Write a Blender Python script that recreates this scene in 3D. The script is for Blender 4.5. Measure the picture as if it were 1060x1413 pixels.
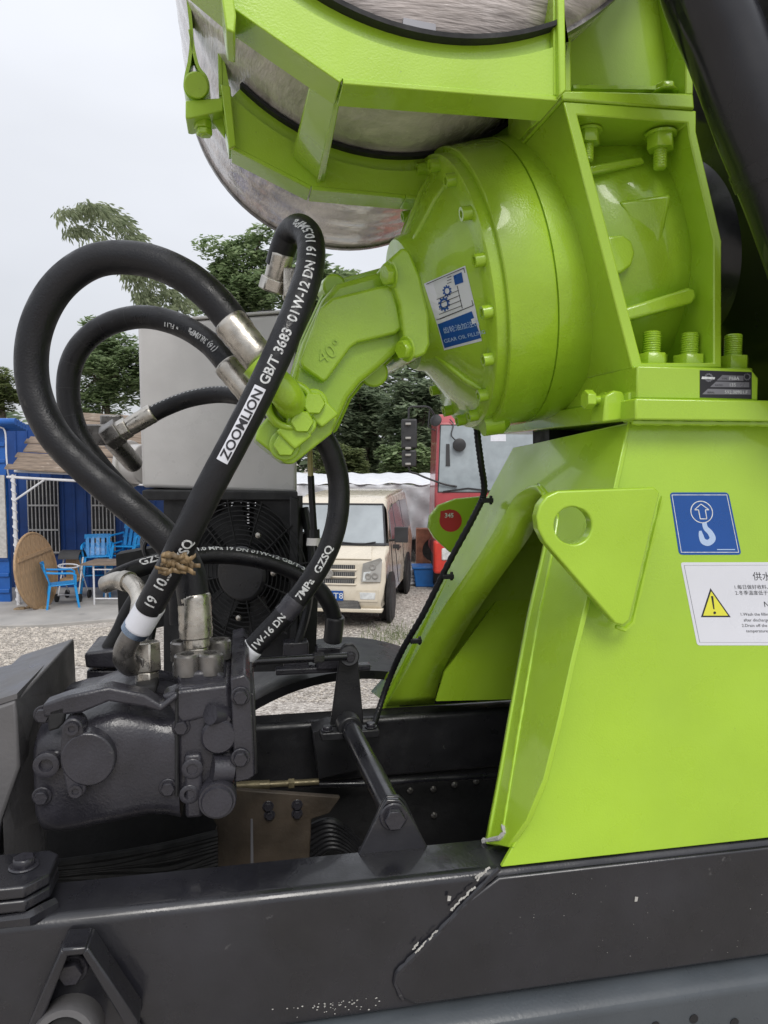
import bpy, bmesh, math, random
from mathutils import Vector, Matrix, Quaternion
random.seed(7)
V = Vector
R = math.radians
for _o in list(bpy.data.objects):
    bpy.data.objects.remove(_o)
SC = bpy.context.scene
COL = SC.collection

# ------------------------------------------------------------------ camera
CAM_H = 2.4            # eye height above the yard
PITCH = math.atan(71 / 1020.0)
FPX = 1020.0           # focal length in photograph pixels (1060 x 1413)
cam = bpy.data.cameras.new('camera')
cam.sensor_fit = 'VERTICAL'
cam.sensor_height = 36.0
cam.lens = 36.0 * FPX / 1413.0
cam.clip_start = 0.05
cam.clip_end = 2000
co = bpy.data.objects.new('camera', cam)
COL.objects.link(co)
co.location = (0, 0, CAM_H)
co.rotation_euler = (math.pi / 2 - PITCH, 0, 0)
SC.camera = co

# ------------------------------------------------------------------ world, sun, exposure
SUN_EL, SUN_AZ = R(47), R(166)     # azimuth: compass-like, 180 = behind the camera
world = bpy.data.worlds.new('World')
SC.world = world
world.use_nodes = True
nt = world.node_tree
nt.nodes.clear()
wo = nt.nodes.new('ShaderNodeOutputWorld')
bg = nt.nodes.new('ShaderNodeBackground')
bg.inputs['Strength'].default_value = 0.1
sky = nt.nodes.new('ShaderNodeTexSky')
sky.sky_type = 'NISHITA'
sky.sun_disc = False
sky.sun_elevation = SUN_EL
sky.sun_rotation = SUN_AZ
sky.dust_density = 4.0
geo = nt.nodes.new('ShaderNodeNewGeometry')
sep = nt.nodes.new('ShaderNodeSeparateXYZ')
tc = nt.nodes.new('ShaderNodeTexCoord')
nt.links.new(tc.outputs['Generated'], sep.inputs[0])
mr = nt.nodes.new('ShaderNodeMapRange')          # overcast sky: brighter towards the zenith
mr.inputs['From Min'].default_value = 0.0
mr.inputs['From Max'].default_value = 1.0
mr.inputs['To Min'].default_value = 0.52
mr.inputs['To Max'].default_value = 1.0
nt.links.new(sep.outputs['Z'], mr.inputs['Value'])
nz = nt.nodes.new('ShaderNodeTexNoise')
nz.inputs['Scale'].default_value = 1.6
nz.inputs['Detail'].default_value = 4
mpn = nt.nodes.new('ShaderNodeMapping')
mpn.inputs['Scale'].default_value = (1, 1, 2.6)
nt.links.new(tc.outputs['Generated'], mpn.inputs[0])
nt.links.new(mpn.outputs[0], nz.inputs['Vector'])
mr2 = nt.nodes.new('ShaderNodeMapRange')
mr2.inputs['From Min'].default_value = 0.3
mr2.inputs['From Max'].default_value = 0.7
mr2.inputs['To Min'].default_value = 0.91
mr2.inputs['To Max'].default_value = 1.07
nt.links.new(nz.outputs['Fac'], mr2.inputs['Value'])
mul = nt.nodes.new('ShaderNodeMath'); mul.operation = 'MULTIPLY'
nt.links.new(mr.outputs[0], mul.inputs[0]); nt.links.new(mr2.outputs[0], mul.inputs[1])
vm = nt.nodes.new('ShaderNodeVectorMath'); vm.operation = 'SCALE'
vm.inputs[0].default_value = (11.1, 11.4, 12.1)
nt.links.new(mul.outputs[0], vm.inputs['Scale'])
mix = nt.nodes.new('ShaderNodeMix'); mix.data_type = 'RGBA'
mix.inputs[0].default_value = 0.9
nt.links.new(sky.outputs[0], mix.inputs[6]); nt.links.new(vm.outputs[0], mix.inputs[7])
nt.links.new(mix.outputs[2], bg.inputs['Color'])
nt.links.new(bg.outputs[0], wo.inputs['Surface'])

sl = bpy.data.lights.new('sun', 'SUN')
sl.energy = 1.35
sl.angle = R(26)
sl.color = (1.0, 0.97, 0.92)
so = bpy.data.objects.new('sun', sl)
COL.objects.link(so)
_sd = V((math.sin(SUN_AZ) * math.cos(SUN_EL), math.cos(SUN_AZ) * math.cos(SUN_EL), math.sin(SUN_EL)))
so.rotation_euler = _sd.to_track_quat('Z', 'Y').to_euler()
so.location = (0, 0, 30)
vs = SC.view_settings
vs.view_transform = 'Standard'
vs.look = 'None'
vs.exposure = 0.22
vs.gamma = 1.0
vs.use_curve_mapping = False
SC.render.engine = 'CYCLES'
SC.cycles.use_denoising = True
SC.cycles.max_bounces = 6
SC.cycles.transparent_max_bounces = 10

# ------------------------------------------------------------------ rays: photograph pixel -> place
C0 = V((0, 0, CAM_H))
FWD = V((0, math.cos(PITCH), -math.sin(PITCH)))
UPV = V((0, math.sin(PITCH), math.cos(PITCH)))
W = V((0, 0, 1))
YAW = R(79)
U = V((math.sin(YAW), math.cos(YAW), 0))      # along the truck, towards its rear (right)
N = V((-math.cos(YAW), math.sin(YAW), 0))     # across the truck, away from the camera

def ray(px, py):
    return FWD + V((1, 0, 0)) * ((px - 530) / FPX) + UPV * ((706 - py) / FPX)
def pl(px, py, b):                             # on the vertical plane b metres across
    d = ray(px, py); return C0 + d * (b / d.dot(N))
def pt(px, py, t):                             # t metres deep
    return C0 + ray(px, py) * t
def on(px, py, p0, n):                         # on any plane
    d = ray(px, py); return C0 + d * ((p0 - C0).dot(n) / d.dot(n))
def gnd(px, py, z=0.0):
    d = ray(px, py); return C0 + d * ((z - CAM_H) / d.z)
def T(a, b, z):
    return U * a + N * b + W * z

# ------------------------------------------------------------------ materials
def mat(name, col, rough=0.5, metal=0.0, var=0.12, nscale=6.0, bump=0.0, bscale=80.0, coat=0.0,
        spot=None, spot_amt=0.0, spot_scale=30.0, rvar=0.15, stretch=None, alpha=1.0, spec=0.5, emit=None, soft=None):
    m = bpy.data.materials.new(name)
    m.use_nodes = True
    t = m.node_tree; L = t.links
    p = t.nodes['Principled BSDF']
    p.inputs['Metallic'].default_value = metal
    p.inputs['Specular IOR Level'].default_value = spec
    p.inputs['Coat Weight'].default_value = coat
    p.inputs['Coat Roughness'].default_value = 0.07
    p.inputs['Alpha'].default_value = alpha
    c = t.nodes.new('ShaderNodeTexCoord')
    mp = t.nodes.new('ShaderNodeMapping')
    if stretch: mp.inputs['Scale'].default_value = stretch
    L.new(c.outputs['Object'], mp.inputs[0])
    n1 = t.nodes.new('ShaderNodeTexNoise')
    n1.inputs['Scale'].default_value = nscale; n1.inputs['Detail'].default_value = 5
    L.new(mp.outputs[0], n1.inputs['Vector'])
    rmp = t.nodes.new('ShaderNodeMapRange')
    rmp.inputs['From Min'].default_value = 0.28; rmp.inputs['From Max'].default_value = 0.72
    rmp.inputs['To Min'].default_value = 1 - var; rmp.inputs['To Max'].default_value = 1 + var
    L.new(n1.outputs['Fac'], rmp.inputs['Value'])
    sc = t.nodes.new('ShaderNodeVectorMath'); sc.operation = 'SCALE'
    sc.inputs[0].default_value = col[:3]
    L.new(rmp.outputs[0], sc.inputs['Scale'])
    cout = sc.outputs[0]
    if spot is not None:
        n2 = t.nodes.new('ShaderNodeTexNoise')
        n2.inputs['Scale'].default_value = spot_scale; n2.inputs['Detail'].default_value = 6
        n2.inputs['Roughness'].default_value = 0.65
        L.new(c.outputs['Object'], n2.inputs['Vector'])
        cr = t.nodes.new('ShaderNodeMapRange')
        cr.inputs['From Min'].default_value = 0.72 - 0.35 * spot_amt; cr.inputs['From Max'].default_value = 0.80 - 0.25 * spot_amt
        L.new(n2.outputs['Fac'], cr.inputs['Value'])
        mx = t.nodes.new('ShaderNodeMix'); mx.data_type = 'RGBA'
        L.new(cr.outputs[0], mx.inputs[0]); L.new(cout, mx.inputs[6]); mx.inputs[7].default_value = (*spot[:3], 1)
        cout = mx.outputs[2]
    L.new(cout, p.inputs['Base Color'])
    n3 = t.nodes.new('ShaderNodeTexNoise')
    n3.inputs['Scale'].default_value = nscale * 2.3; n3.inputs['Detail'].default_value = 4
    L.new(mp.outputs[0], n3.inputs['Vector'])
    rr = t.nodes.new('ShaderNodeMapRange')
    rr.inputs['From Min'].default_value = 0.3; rr.inputs['From Max'].default_value = 0.7
    rr.inputs['To Min'].default_value = max(0.02, rough - rvar); rr.inputs['To Max'].default_value = min(1, rough + rvar)
    L.new(n3.outputs['Fac'], rr.inputs['Value']); L.new(rr.outputs[0], p.inputs['Roughness'])
    if bump:
        n4 = t.nodes.new('ShaderNodeTexNoise')
        n4.inputs['Scale'].default_value = bscale; n4.inputs['Detail'].default_value = 3
        L.new(mp.outputs[0], n4.inputs['Vector'])
        bp = t.nodes.new('ShaderNodeBump')
        bp.inputs['Strength'].default_value = bump; bp.inputs['Distance'].default_value = 0.004
        L.new(n4.outputs['Fac'], bp.inputs['Height'])
        if soft:                                  # slow waves in the sheet as well
            n5 = t.nodes.new('ShaderNodeTexNoise'); n5.inputs['Scale'].default_value = soft[0]; n5.inputs['Detail'].default_value = 2
            L.new(c.outputs['Object'], n5.inputs['Vector'])
            b2 = t.nodes.new('ShaderNodeBump'); b2.inputs['Strength'].default_value = soft[1]; b2.inputs['Distance'].default_value = 0.02
            L.new(n5.outputs['Fac'], b2.inputs['Height']); L.new(b2.outputs[0], bp.inputs['Normal'])
        L.new(bp.outputs[0], p.inputs['Normal'])
    if emit:
        p.inputs['Emission Color'].default_value = (*emit[:3], 1); p.inputs['Emission Strength'].default_value = emit[3]
    m.diffuse_color = (*col[:3], 1)
    return m

M = {}
M['green'] = mat('lime_paint', (0.355, 0.56, 0.030), 0.34, var=0.10, nscale=3, bump=0.12, bscale=260, coat=0.6, spot=(0.10, 0.14, 0.04), spot_amt=0.07, spot_scale=60, rvar=0.2, soft=(3, 0.22))
M['cast'] = mat('lime_cast_paint', (0.35, 0.555, 0.029), 0.32, var=0.12, nscale=6, bump=0.20, bscale=230, coat=0.6, spot=(0.12, 0.17, 0.04), spot_amt=0.08, spot_scale=50, rvar=0.18, soft=(9, 0.2))
M['cover'] = mat('cover_grey', (0.105, 0.102, 0.104), 0.40, var=0.2, nscale=4, bump=0.2, bscale=90, spot=(0.14, 0.135, 0.13), spot_amt=0.15, spot_scale=12)
M['black'] = mat('frame_black', (0.018, 0.018, 0.020), 0.38, var=0.3, nscale=7, bump=0.15, bscale=120, spot=(0.11, 0.11, 0.105), spot_amt=0.12, spot_scale=26)
M['rail'] = mat('rail_charcoal', (0.016, 0.016, 0.020), 0.30, var=0.45, nscale=4, bump=0.10, bscale=150, coat=0.35, spot=(0.085, 0.085, 0.085), spot_amt=0.14, spot_scale=30, rvar=0.24, soft=(4, 0.12))
M['slate'] = mat('rail_slate', (0.062, 0.071, 0.080), 0.34, var=0.15, nscale=5, bump=0.1, bscale=150, rvar=0.12)
M['pump'] = mat('pump_grey', (0.028, 0.027, 0.034), 0.34, var=0.35, nscale=9, bump=0.28, bscale=170, coat=0.15, spot=(0.09, 0.088, 0.085), spot_amt=0.14, spot_scale=26, rvar=0.2)
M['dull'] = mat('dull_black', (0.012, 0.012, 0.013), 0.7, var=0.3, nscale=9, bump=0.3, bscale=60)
M['rubber'] = mat('hose_rubber', (0.0085, 0.0085, 0.0105), 0.44, var=0.25, nscale=10, bump=0.25, bscale=220, spec=0.4, spot=(0.045, 0.043, 0.041), spot_amt=0.16, spot_scale=22, rvar=0.2)
M['zinc'] = mat('zinc_steel', (0.50, 0.47, 0.42), 0.30, metal=0.9, var=0.35, nscale=22, bump=0.2, bscale=70, spot=(0.12, 0.10, 0.08), spot_amt=0.28, spot_scale=30, rvar=0.14)
M['nickel'] = mat('dark_steel', (0.22, 0.21, 0.20), 0.32, metal=0.8, var=0.3, nscale=20, bump=0.15, bscale=70, spot=(0.03, 0.03, 0.03), spot_amt=0.22, spot_scale=20)
M['white_ink'] = mat('white_ink', (0.66, 0.68, 0.68), 0.6, var=0.25, nscale=120)
M['worn_ink'] = mat('worn_white_ink', (0.56, 0.57, 0.57), 0.6, var=0.3, nscale=160, spot=(0.03, 0.03, 0.033), spot_amt=0.52, spot_scale=120)
M['blue_ink'] = mat('blue_ink', (0.006, 0.07, 0.30), 0.35, var=0.06)
M['black_ink'] = mat('black_ink', (0.02, 0.02, 0.025), 0.5)
M['yellow_ink'] = mat('yellow_ink', (0.72, 0.70, 0.06), 0.4, var=0.05)
M['paper'] = mat('sticker_white', (0.66, 0.67, 0.72), 0.32, var=0.05)
M['ghost'] = mat('pale_blue_ink', (0.40, 0.52, 0.72), 0.4, var=0.05)
M['red_ink'] = mat('red_sticker', (0.55, 0.03, 0.05), 0.4, var=0.1)
M['greyband'] = mat('plate_silver', (0.22, 0.22, 0.24), 0.35, metal=0.4, var=0.1)
M['cooler'] = mat('cooler_grey', (0.50, 0.485, 0.47), 0.36, var=0.1, nscale=5, bump=0.1, bscale=60, spot=(0.26, 0.25, 0.24), spot_amt=0.12, spot_scale=5, soft=(7, 0.25))
M['tank'] = mat('tank_wrap', (0.60, 0.54, 0.515), 0.22, var=0.4, nscale=7, bump=0.7, bscale=26, stretch=(1, 1, 9), coat=0.6, spot=(0.74, 0.68, 0.66), spot_amt=0.55, spot_scale=5, rvar=0.15)
M['chip'] = mat('chipped_primer', (0.46, 0.45, 0.42), 0.6, var=0.2, nscale=50, bump=0.6, bscale=120)
M['rust'] = mat('rusty_plate', (0.055, 0.042, 0.030), 0.55, var=0.5, nscale=8, bump=0.3, bscale=80, spot=(0.11, 0.075, 0.03), spot_amt=0.25, spot_scale=9)
M['brass'] = mat('yellow_zinc', (0.17, 0.145, 0.085), 0.45, metal=0.5, var=0.3, nscale=30)
M['tape'] = mat('torn_tape', (0.22, 0.15, 0.075), 0.5, var=0.5, nscale=30, bump=0.6, bscale=60)
M['guard'] = mat('guard_black', (0.012, 0.012, 0.014), 0.38, var=0.3, nscale=4, spec=0.3)
M['glaze'] = mat('drum_black', (0.010, 0.010, 0.013), 0.20, var=0.2, nscale=3, bump=0.05, bscale=30, soft=(3, 0.15))

# ------------------------------------------------------------------ mesh builder
class MB:
    def __init__(s): s.v = []; s.f = []; s.m = []
    def add(s, vs_, fs_, m=0):
        k = len(s.v); s.v += [V(x) for x in vs_]
        for f in fs_:
            s.f.append(tuple(i + k for i in f)); s.m.append(m)
        return s
    def prism(s, pts, ext, m=0, ext2=None):
        n = len(pts)
        p2 = [p + ext for p in pts] if ext2 is None else ext2
        fs_ = [tuple(range(n)), tuple(range(2 * n - 1, n - 1, -1))]
        fs_ += [(i, i + n, (i + 1) % n + n, (i + 1) % n) for i in range(n)]
        return s.add(list(pts) + p2, fs_, m)
    def plate(s, outer, holes, ext, m=0):
        """outline with holes, given a thickness"""
        bm = bmesh.new(); loops = []
        for lp in [outer] + holes:
            vv = [bm.verts.new(p) for p in lp]
            for i in range(len(vv)): bm.edges.new((vv[i], vv[(i + 1) % len(vv)]))
            loops.append(vv)
        bmesh.ops.triangle_fill(bm, use_beauty=True, use_dissolve=False, edges=list(bm.edges))
        bm.verts.index_update()
        vs_ = [v.co.copy() for v in bm.verts]; n = len(vs_)
        tris = [tuple(v.index for v in f.verts) for f in bm.faces]
        fs_ = list(tris) + [tuple(i + n for i in reversed(t)) for t in tris]
        for vv in loops:
            ii = [v.index for v in vv]
            fs_ += [(ii[i], ii[(i + 1) % len(ii)], ii[(i + 1) % len(ii)] + n, ii[i] + n) for i in range(len(ii))]
        bm.free()
        return s.add(vs_ + [p + ext for p in vs_], fs_, m)
    def box(s, c, x, y, z, m=0):
        c = V(c); vs_ = [c + x * i + y * j + z * k for k in (-1, 1) for j in (-1, 1) for i in (-1, 1)]
        return s.add(vs_, [(0, 2, 3, 1), (4, 5, 7, 6), (0, 1, 5, 4), (2, 6, 7, 3), (0, 4, 6, 2), (1, 3, 7, 5)], m)
    def bx(s, x0, x1, y0, y1, z0, z1, m=0):
        return s.box(((x0 + x1) / 2, (y0 + y1) / 2, (z0 + z1) / 2), V(((x1 - x0) / 2, 0, 0)), V((0, (y1 - y0) / 2, 0)), V((0, 0, (z1 - z0) / 2)), m)
    def tube(s, path, r, n=12, m=0, caps=True, closed=False):
        path = [V(p) for p in path]; k = len(path)
        rs = r if isinstance(r, (list, tuple)) else [r] * k
        fr = frames(path, closed); vs_ = []
        for i in range(k):
            e1, e2 = fr[i]
            vs_ += [path[i] + (e1 * math.cos(a) + e2 * math.sin(a)) * rs[i] for a in [2 * math.pi * j / n for j in range(n)]]
        fs_ = []
        for i in range(k if closed else k - 1):
            i2 = (i + 1) % k
            fs_ += [(i * n + j, i * n + (j + 1) % n, i2 * n + (j + 1) % n, i2 * n + j) for j in range(n)]
        if caps and not closed:
            fs_ += [tuple(reversed(range(n))), tuple(range((k - 1) * n, k * n))]
        return s.add(vs_, fs_, m)
    def cyl(s, p0, p1, r0, r1=None, n=24, m=0, caps=True):
        r1 = r0 if r1 is None else r1
        return s.tube([p0, p1], [r0, r1], n, m, caps)
    def lathe(s, o, ax, prof, n=48, m=0, a0=0.0, a1=None, ref=None):
        ax = V(ax).normalized()
        e1 = (ref or (V((0, 0, 1)) if abs(ax.z) < 0.9 else V((1, 0, 0))))
        e1 = (e1 - ax * e1.dot(ax)).normalized(); e2 = ax.cross(e1)
        full = a1 is None
        k = n if full else n + 1
        vs_ = []
        for (d, r) in prof:
            for j in range(k):
                a = a0 + (2 * math.pi if full else (a1 - a0)) * j / n
                vs_.append(o + ax * d + (e1 * math.cos(a) + e2 * math.sin(a)) * r)
        fs_ = []
        for i in range(len(prof) - 1):
            for j in range(n):
                j2 = (j + 1) % k
                fs_.append((i * k + j, i * k + j2, (i + 1) * k + j2, (i + 1) * k + j))
        if full and prof[0][1] > 1e-5: fs_.append(tuple(reversed(range(k))))
        if full and prof[-1][1] > 1e-5: fs_.append(tuple(range((len(prof) - 1) * k, len(prof) * k)))
        return s.add(vs_, fs_, m)
    def hexp(s, c, ax, r, h, m=0, rot=0.0, ref=None):
        ax = V(ax).normalized(); e1 = ref or (V((0, 0, 1)) if abs(ax.z) < 0.9 else V((1, 0, 0)))
        e1 = (e1 - ax * e1.dot(ax)).normalized(); e2 = ax.cross(e1)
        pts = [c + (e1 * math.cos(rot + k * math.pi / 3) + e2 * math.sin(rot + k * math.pi / 3)) * r for k in range(6)]
        return s.prism(pts, ax * h, m)

def frames(path, closed=False):
    k = len(path); tg = []
    for i in range(k):
        if closed: d = path[(i + 1) % k] - path[i - 1]
        else: d = path[min(i + 1, k - 1)] - path[max(i - 1, 0)]
        tg.append(d.normalized())
    e = V((0, 0, 1)) if abs(tg[0].z) < 0.9 else V((1, 0, 0))
    e = (e - tg[0] * e.dot(tg[0])).normalized(); out = []
    for i in range(k):
        e = (e - tg[i] * e.dot(tg[i])).normalized()
        out.append((e, tg[i].cross(e)))
    return out

def spline(pts, step=10):
    pts = [V(p) for p in pts]; out = []
    n = len(pts)
    for i in range(n - 1):
        p0 = pts[i - 1] if i > 0 else pts[0] * 2 - pts[1]
        p1, p2 = pts[i], pts[i + 1]
        p3 = pts[i + 2] if i + 2 < n else pts[-1] * 2 - pts[-2]
        for j in range(step):
            t = j / step
            out.append(0.5 * ((2 * p1) + (p2 - p0) * t + (2 * p0 - 5 * p1 + 4 * p2 - p3) * t * t + (3 * p1 - p0 - 3 * p2 + p3) * t ** 3))
    out.append(pts[-1])
    return out

# ------------------------------------------------------------------ objects
WL = {}
def wloc(o): return WL[o.name] if o is not None else V((0, 0, 0))
def mk(name, mb, mt, parent=None, bevel=0.0, smooth=True, ang=38, seg=2, label=None, cat=None, group=None, kind=None, sub=0):
    me = bpy.data.meshes.new(name)
    lo = V((min(v.x for v in mb.v), min(v.y for v in mb.v), min(v.z for v in mb.v)))
    hi = V((max(v.x for v in mb.v), max(v.y for v in mb.v), max(v.z for v in mb.v)))
    c = (lo + hi) / 2
    if parent is None: c.z = lo.z
    me.from_pydata([v - c for v in mb.v], [], mb.f)
    bm = bmesh.new(); bm.from_mesh(me); bmesh.ops.recalc_face_normals(bm, faces=bm.faces); bm.to_mesh(me); bm.free()
    mts = mt if isinstance(mt, (list, tuple)) else [mt]
    for q in mts: me.materials.append(M[q] if isinstance(q, str) else q)
    me.polygons.foreach_set('material_index', mb.m)
    if smooth:
        me.polygons.foreach_set('use_smooth', [True] * len(me.polygons))
        me.set_sharp_from_angle(angle=R(ang))
    o = bpy.data.objects.new(name, me); COL.objects.link(o)
    if parent is not None: o.parent = parent
    o.location = c - wloc(parent); WL[o.name] = c
    if bevel:
        b = o.modifiers.new('bevel', 'BEVEL'); b.width = bevel; b.segments = seg; b.limit_method = 'ANGLE'; b.angle_limit = R(ang)
    tag(o, label, cat, group, kind)
    return o
def mks(name, mb, mt, parent=None, **kw):
    """one object for each connected piece collected in the builder"""
    par = list(range(len(mb.v)))
    def find(i):
        while par[i] != i: par[i] = par[par[i]]; i = par[i]
        return i
    for f in mb.f:
        for j in f[1:]: par[find(f[0])] = find(j)
    comp = {}
    for f, m in zip(mb.f, mb.m): comp.setdefault(find(f[0]), []).append((f, m))
    out = []
    for fl_ in comp.values():
        idx = {}; b = MB()
        for f, m in fl_:
            for i in f:
                if i not in idx: idx[i] = len(b.v); b.v.append(mb.v[i])
            b.f.append(tuple(idx[i] for i in f)); b.m.append(m)
        out.append(mk(name, b, mt, parent, **kw))
    return out
def tag(o, label=None, cat=None, group=None, kind=None):
    if label: o['label'] = label
    if cat: o['category'] = cat
    if group: o['group'] = group
    if kind: o['kind'] = kind
    return o
def empty(name, loc, label=None, cat=None, group=None):
    o = bpy.data.objects.new(name, None); COL.objects.link(o); o.location = loc; WL[o.name] = V(loc)
    o.empty_display_size = 0.1
    return tag(o, label, cat, group)
def inst(name, src_mesh, parent, loc, ax, up=None, scale=1.0, kind=None):
    """a copy of a small piece that shares mesh data; its local Z points along ax"""
    o = bpy.data.objects.new(name, src_mesh); COL.objects.link(o)
    if parent is not None: o.parent = parent
    o.location = V(loc) - wloc(parent); WL[o.name] = V(loc)
    o.rotation_mode = 'QUATERNION'; o.rotation_quaternion = V(ax).to_track_quat('Z', 'Y')
    if not isinstance(scale, float): o.scale = scale
    else: o.scale = (scale,) * 3
    if kind: o['kind'] = kind
    return o
def piece_mesh(name, mb, mt, bevel=0.0, ang=38):
    me = bpy.data.meshes.new(name); me.from_pydata([tuple(v) for v in mb.v], [], mb.f)
    bm = bmesh.new(); bm.from_mesh(me); bmesh.ops.recalc_face_normals(bm, faces=bm.faces)
    if bevel:
        es = [e for e in bm.edges if len(e.link_faces) == 2 and e.calc_face_angle() > R(ang)]
        bmesh.ops.bevel(bm, geom=es, offset=bevel, segments=1, affect='EDGES', clamp_overlap=True)
    bm.to_mesh(me); bm.free()
    for q in (mt if isinstance(mt, (list, tuple)) else [mt]): me.materials.append(M[q] if isinstance(q, str) else q)
    me.polygons.foreach_set('use_smooth', [True] * len(me.polygons)); me.set_sharp_from_angle(angle=R(ang))
    return me

_txt = {}
def text2d(body, size=1.0, align='LEFT', bold=0.0):
    key = (body, align, bold)
    if key not in _txt:
        c = bpy.data.curves.new('lettering', 'FONT'); c.body = body; c.align_x = align; c.resolution_u = 3; c.offset = bold
        o = bpy.data.objects.new('lettering', c); COL.objects.link(o)
        bpy.context.view_layer.update()
        me = bpy.data.meshes.new_from_object(o.evaluated_get(bpy.context.evaluated_depsgraph_get()))
        bm = bmesh.new(); bm.from_mesh(me); bmesh.ops.triangulate(bm, faces=bm.faces)
        for _ in range(3):
            es = [e for e in bm.edges if e.calc_length() > 0.16]
            if not es: break
            bmesh.ops.subdivide_edges(bm, edges=es, cuts=1); bmesh.ops.triangulate(bm, faces=bm.faces)
        bm.to_mesh(me); bm.free()
        _txt[key] = ([tuple(v.co) for v in me.vertices], [tuple(p.vertices) for p in me.polygons])
        bpy.data.objects.remove(o); bpy.data.curves.remove(c); bpy.data.meshes.remove(me)
    vs_, fs_ = _txt[key]
    return [(x * size, y * size) for x, y, z in vs_], fs_

def weld(mb, pts, r=0.004, step=0.012, m=0):
    """a rough weld bead along a polyline"""
    path = []
    for a, b in zip(pts[:-1], pts[1:]):
        k = max(2, int((b - a).length / step))
        for i in range(k): path.append(a.lerp(b, i / k))
    path.append(pts[-1])
    rs = [r * random.uniform(0.75, 1.25) for _ in path]
    mb.tube(path, rs, 6, m)
# ================================================================== THE MIXER TRUCK
truck = empty('mixer_truck', T(0.2, 1.9, 0.0),
              'lime green and black concrete mixer truck filling the foreground, seen at its drum gearbox', 'truck')
BN = 1.40                                   # outer face of the near rail
BF = 2.34                                   # inner face of the far rail
ZT = pl(450, 1226, BN).z                    # top of the sub-frame rails
ZB = pl(800, 1355, BN).z                    # bottom of the near sub-frame rail
A0, A1 = -1.7, 2.6

def hexbolt_mesh(name, r, h, mt, washer=True):
    b = MB()
    if washer: b.cyl(V((0, 0, 0)), V((0, 0, h * 0.25)), r * 1.28, n=20)
    b.hexp(V((0, 0, 0)), W, r, h)
    return piece_mesh(name, b, mt, bevel=r * 0.12)
def cap_mesh(name, r, h, mt):
    b = MB(); b.lathe(V((0, 0, 0)), W, [(0, r), (h, r), (h, r * 0.55), (h * 0.5, r * 0.5), (h * 0.5, 0.0)], 14)
    return piece_mesh(name, b, mt)
def stud_mesh(name, rn, hn, rs, hs, mt):
    b = MB(); b.cyl(V((0, 0, 0)), V((0, 0, hn * 0.18)), rn * 1.15, n=20); b.hexp(V((0, 0, 0)), W, rn, hn)
    prof = [(hn * 0.9, rs)]
    z = hn * 0.9
    while z < hn + hs:
        prof += [(z + 0.002, rs), (z + 0.0035, rs * 0.86), (z + 0.005, rs)]; z += 0.005
    prof += [(z + 0.004, rs * 0.8)]
    b.lathe(V((0, 0, 0)), W, prof, 16)
    return piece_mesh(name, b, mt, bevel=rn * 0.08)
HB_G = hexbolt_mesh('hex_bolt', 0.021, 0.018, 'cast')
HB_K = hexbolt_mesh('hex_bolt', 0.018, 0.016, 'pump')
CAP_G = cap_mesh('socket_bolt', 0.0155, 0.024, 'cast')
STUD_G = stud_mesh('stud_bolt', 0.036, 0.036, 0.020, 0.045, 'cast')
STUD_S = stud_mesh('stud_bolt', 0.026, 0.030, 0.013, 0.030, 'green')

# ---- near sub-frame rail, with its side plate and scars
mb = MB()
rw = 0.125
prof = [(BN, ZB), (BN, ZT - 0.022), (BN + 0.002, ZT - 0.013), (BN + 0.007, ZT - 0.006), (BN + 0.014, ZT - 0.0015), (BN + 0.024, ZT), (BN + rw, ZT), (BN + rw, ZT - 0.012), (BN + 0.02, ZT - 0.024), (BN + 0.02, ZB)]
mb.prism([T(A0, b, z) for b, z in prof], U * (A1 - A0))
near_rail = mk('subframe_rail', mb, 'rail', truck, bevel=0.003, ang=50, seg=2, label='charcoal frame rail running along the bottom of the picture')
mb = MB()
o_ = 0.010
pts = [(689, 1198), (640, 1248), (606, 1285), (572, 1318), (548, 1342), (545, 1356), (556, 1378), (575, 1386)]
pp = [pl(x, y, BN - o_) for x, y in pts]
pp += [V((0, 0, 0)) + U * (A1 - 0.01) + N * (BN - o_) + W * (ZB + 0.006), U * (A1 - 0.01) + N * (BN - o_) + W * (ZT - 0.012)]
pp[0].z = min(pp[0].z, ZT - 0.012)
mb.prism(pp, N * (o_ - 0.0005))
sp_ = mk('doubler_plate', mb, 'rail', near_rail, bevel=0.004)
mb = MB()
weld(mb, [pl(x, y, BN - 0.005) for x, y in pts[:-1]], 0.006)
mk('weld_bead', mb, 'rail', near_rail)
mb = MB()                                   # chipped paint, bare along the weld
for seg_ in ([(676, 1196), (668, 1203), (660, 1206), (655, 1212)], [(672, 1200), (664, 1208), (657, 1218)], [(655, 1222), (646, 1232), (636, 1241), (626, 1251), (621, 1256)], [(603, 1283), (596, 1291), (590, 1297)], [(588, 1298), (580, 1307), (572, 1316)], [(578, 1300), (566, 1312)]):
    q_ = []
    for (x, y), (x2, y2) in zip(seg_[:-1], seg_[1:]):
        for k in range(5): q_.append(pl(x + (x2 - x) * k / 5 + random.uniform(-1, 1), y + (y2 - y) * k / 5 + random.uniform(-1, 1), BN - .0104))
    for a_, b_ in zip(q_[:-1], q_[1:]):
        d_ = (b_ - a_).normalized(); s_ = N.cross(d_) ; w1, w2, w3, w4 = [random.uniform(.0003, .0032) for _ in range(4)]
        mb.prism([a_ + s_ * w1, b_ + s_ * w2, b_ - s_ * w3, a_ - s_ * w4], N * -.0011)
for i in range(50):                          # pale flecks along the lower edge
    x = random.gauss(470, 45); y = 1393 - (x - 470) * 0.11 + abs(random.gauss(0, 6)) - 12
    if x < 545:
        c_ = pl(x, y, BN - 0.001); s_ = random.uniform(.0005, .0016)
        mb.prism([c_ + U * s_ * 1.6, c_ + W * s_, c_ - U * s_ * 1.3, c_ - W * s_], N * -0.0008)
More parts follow.
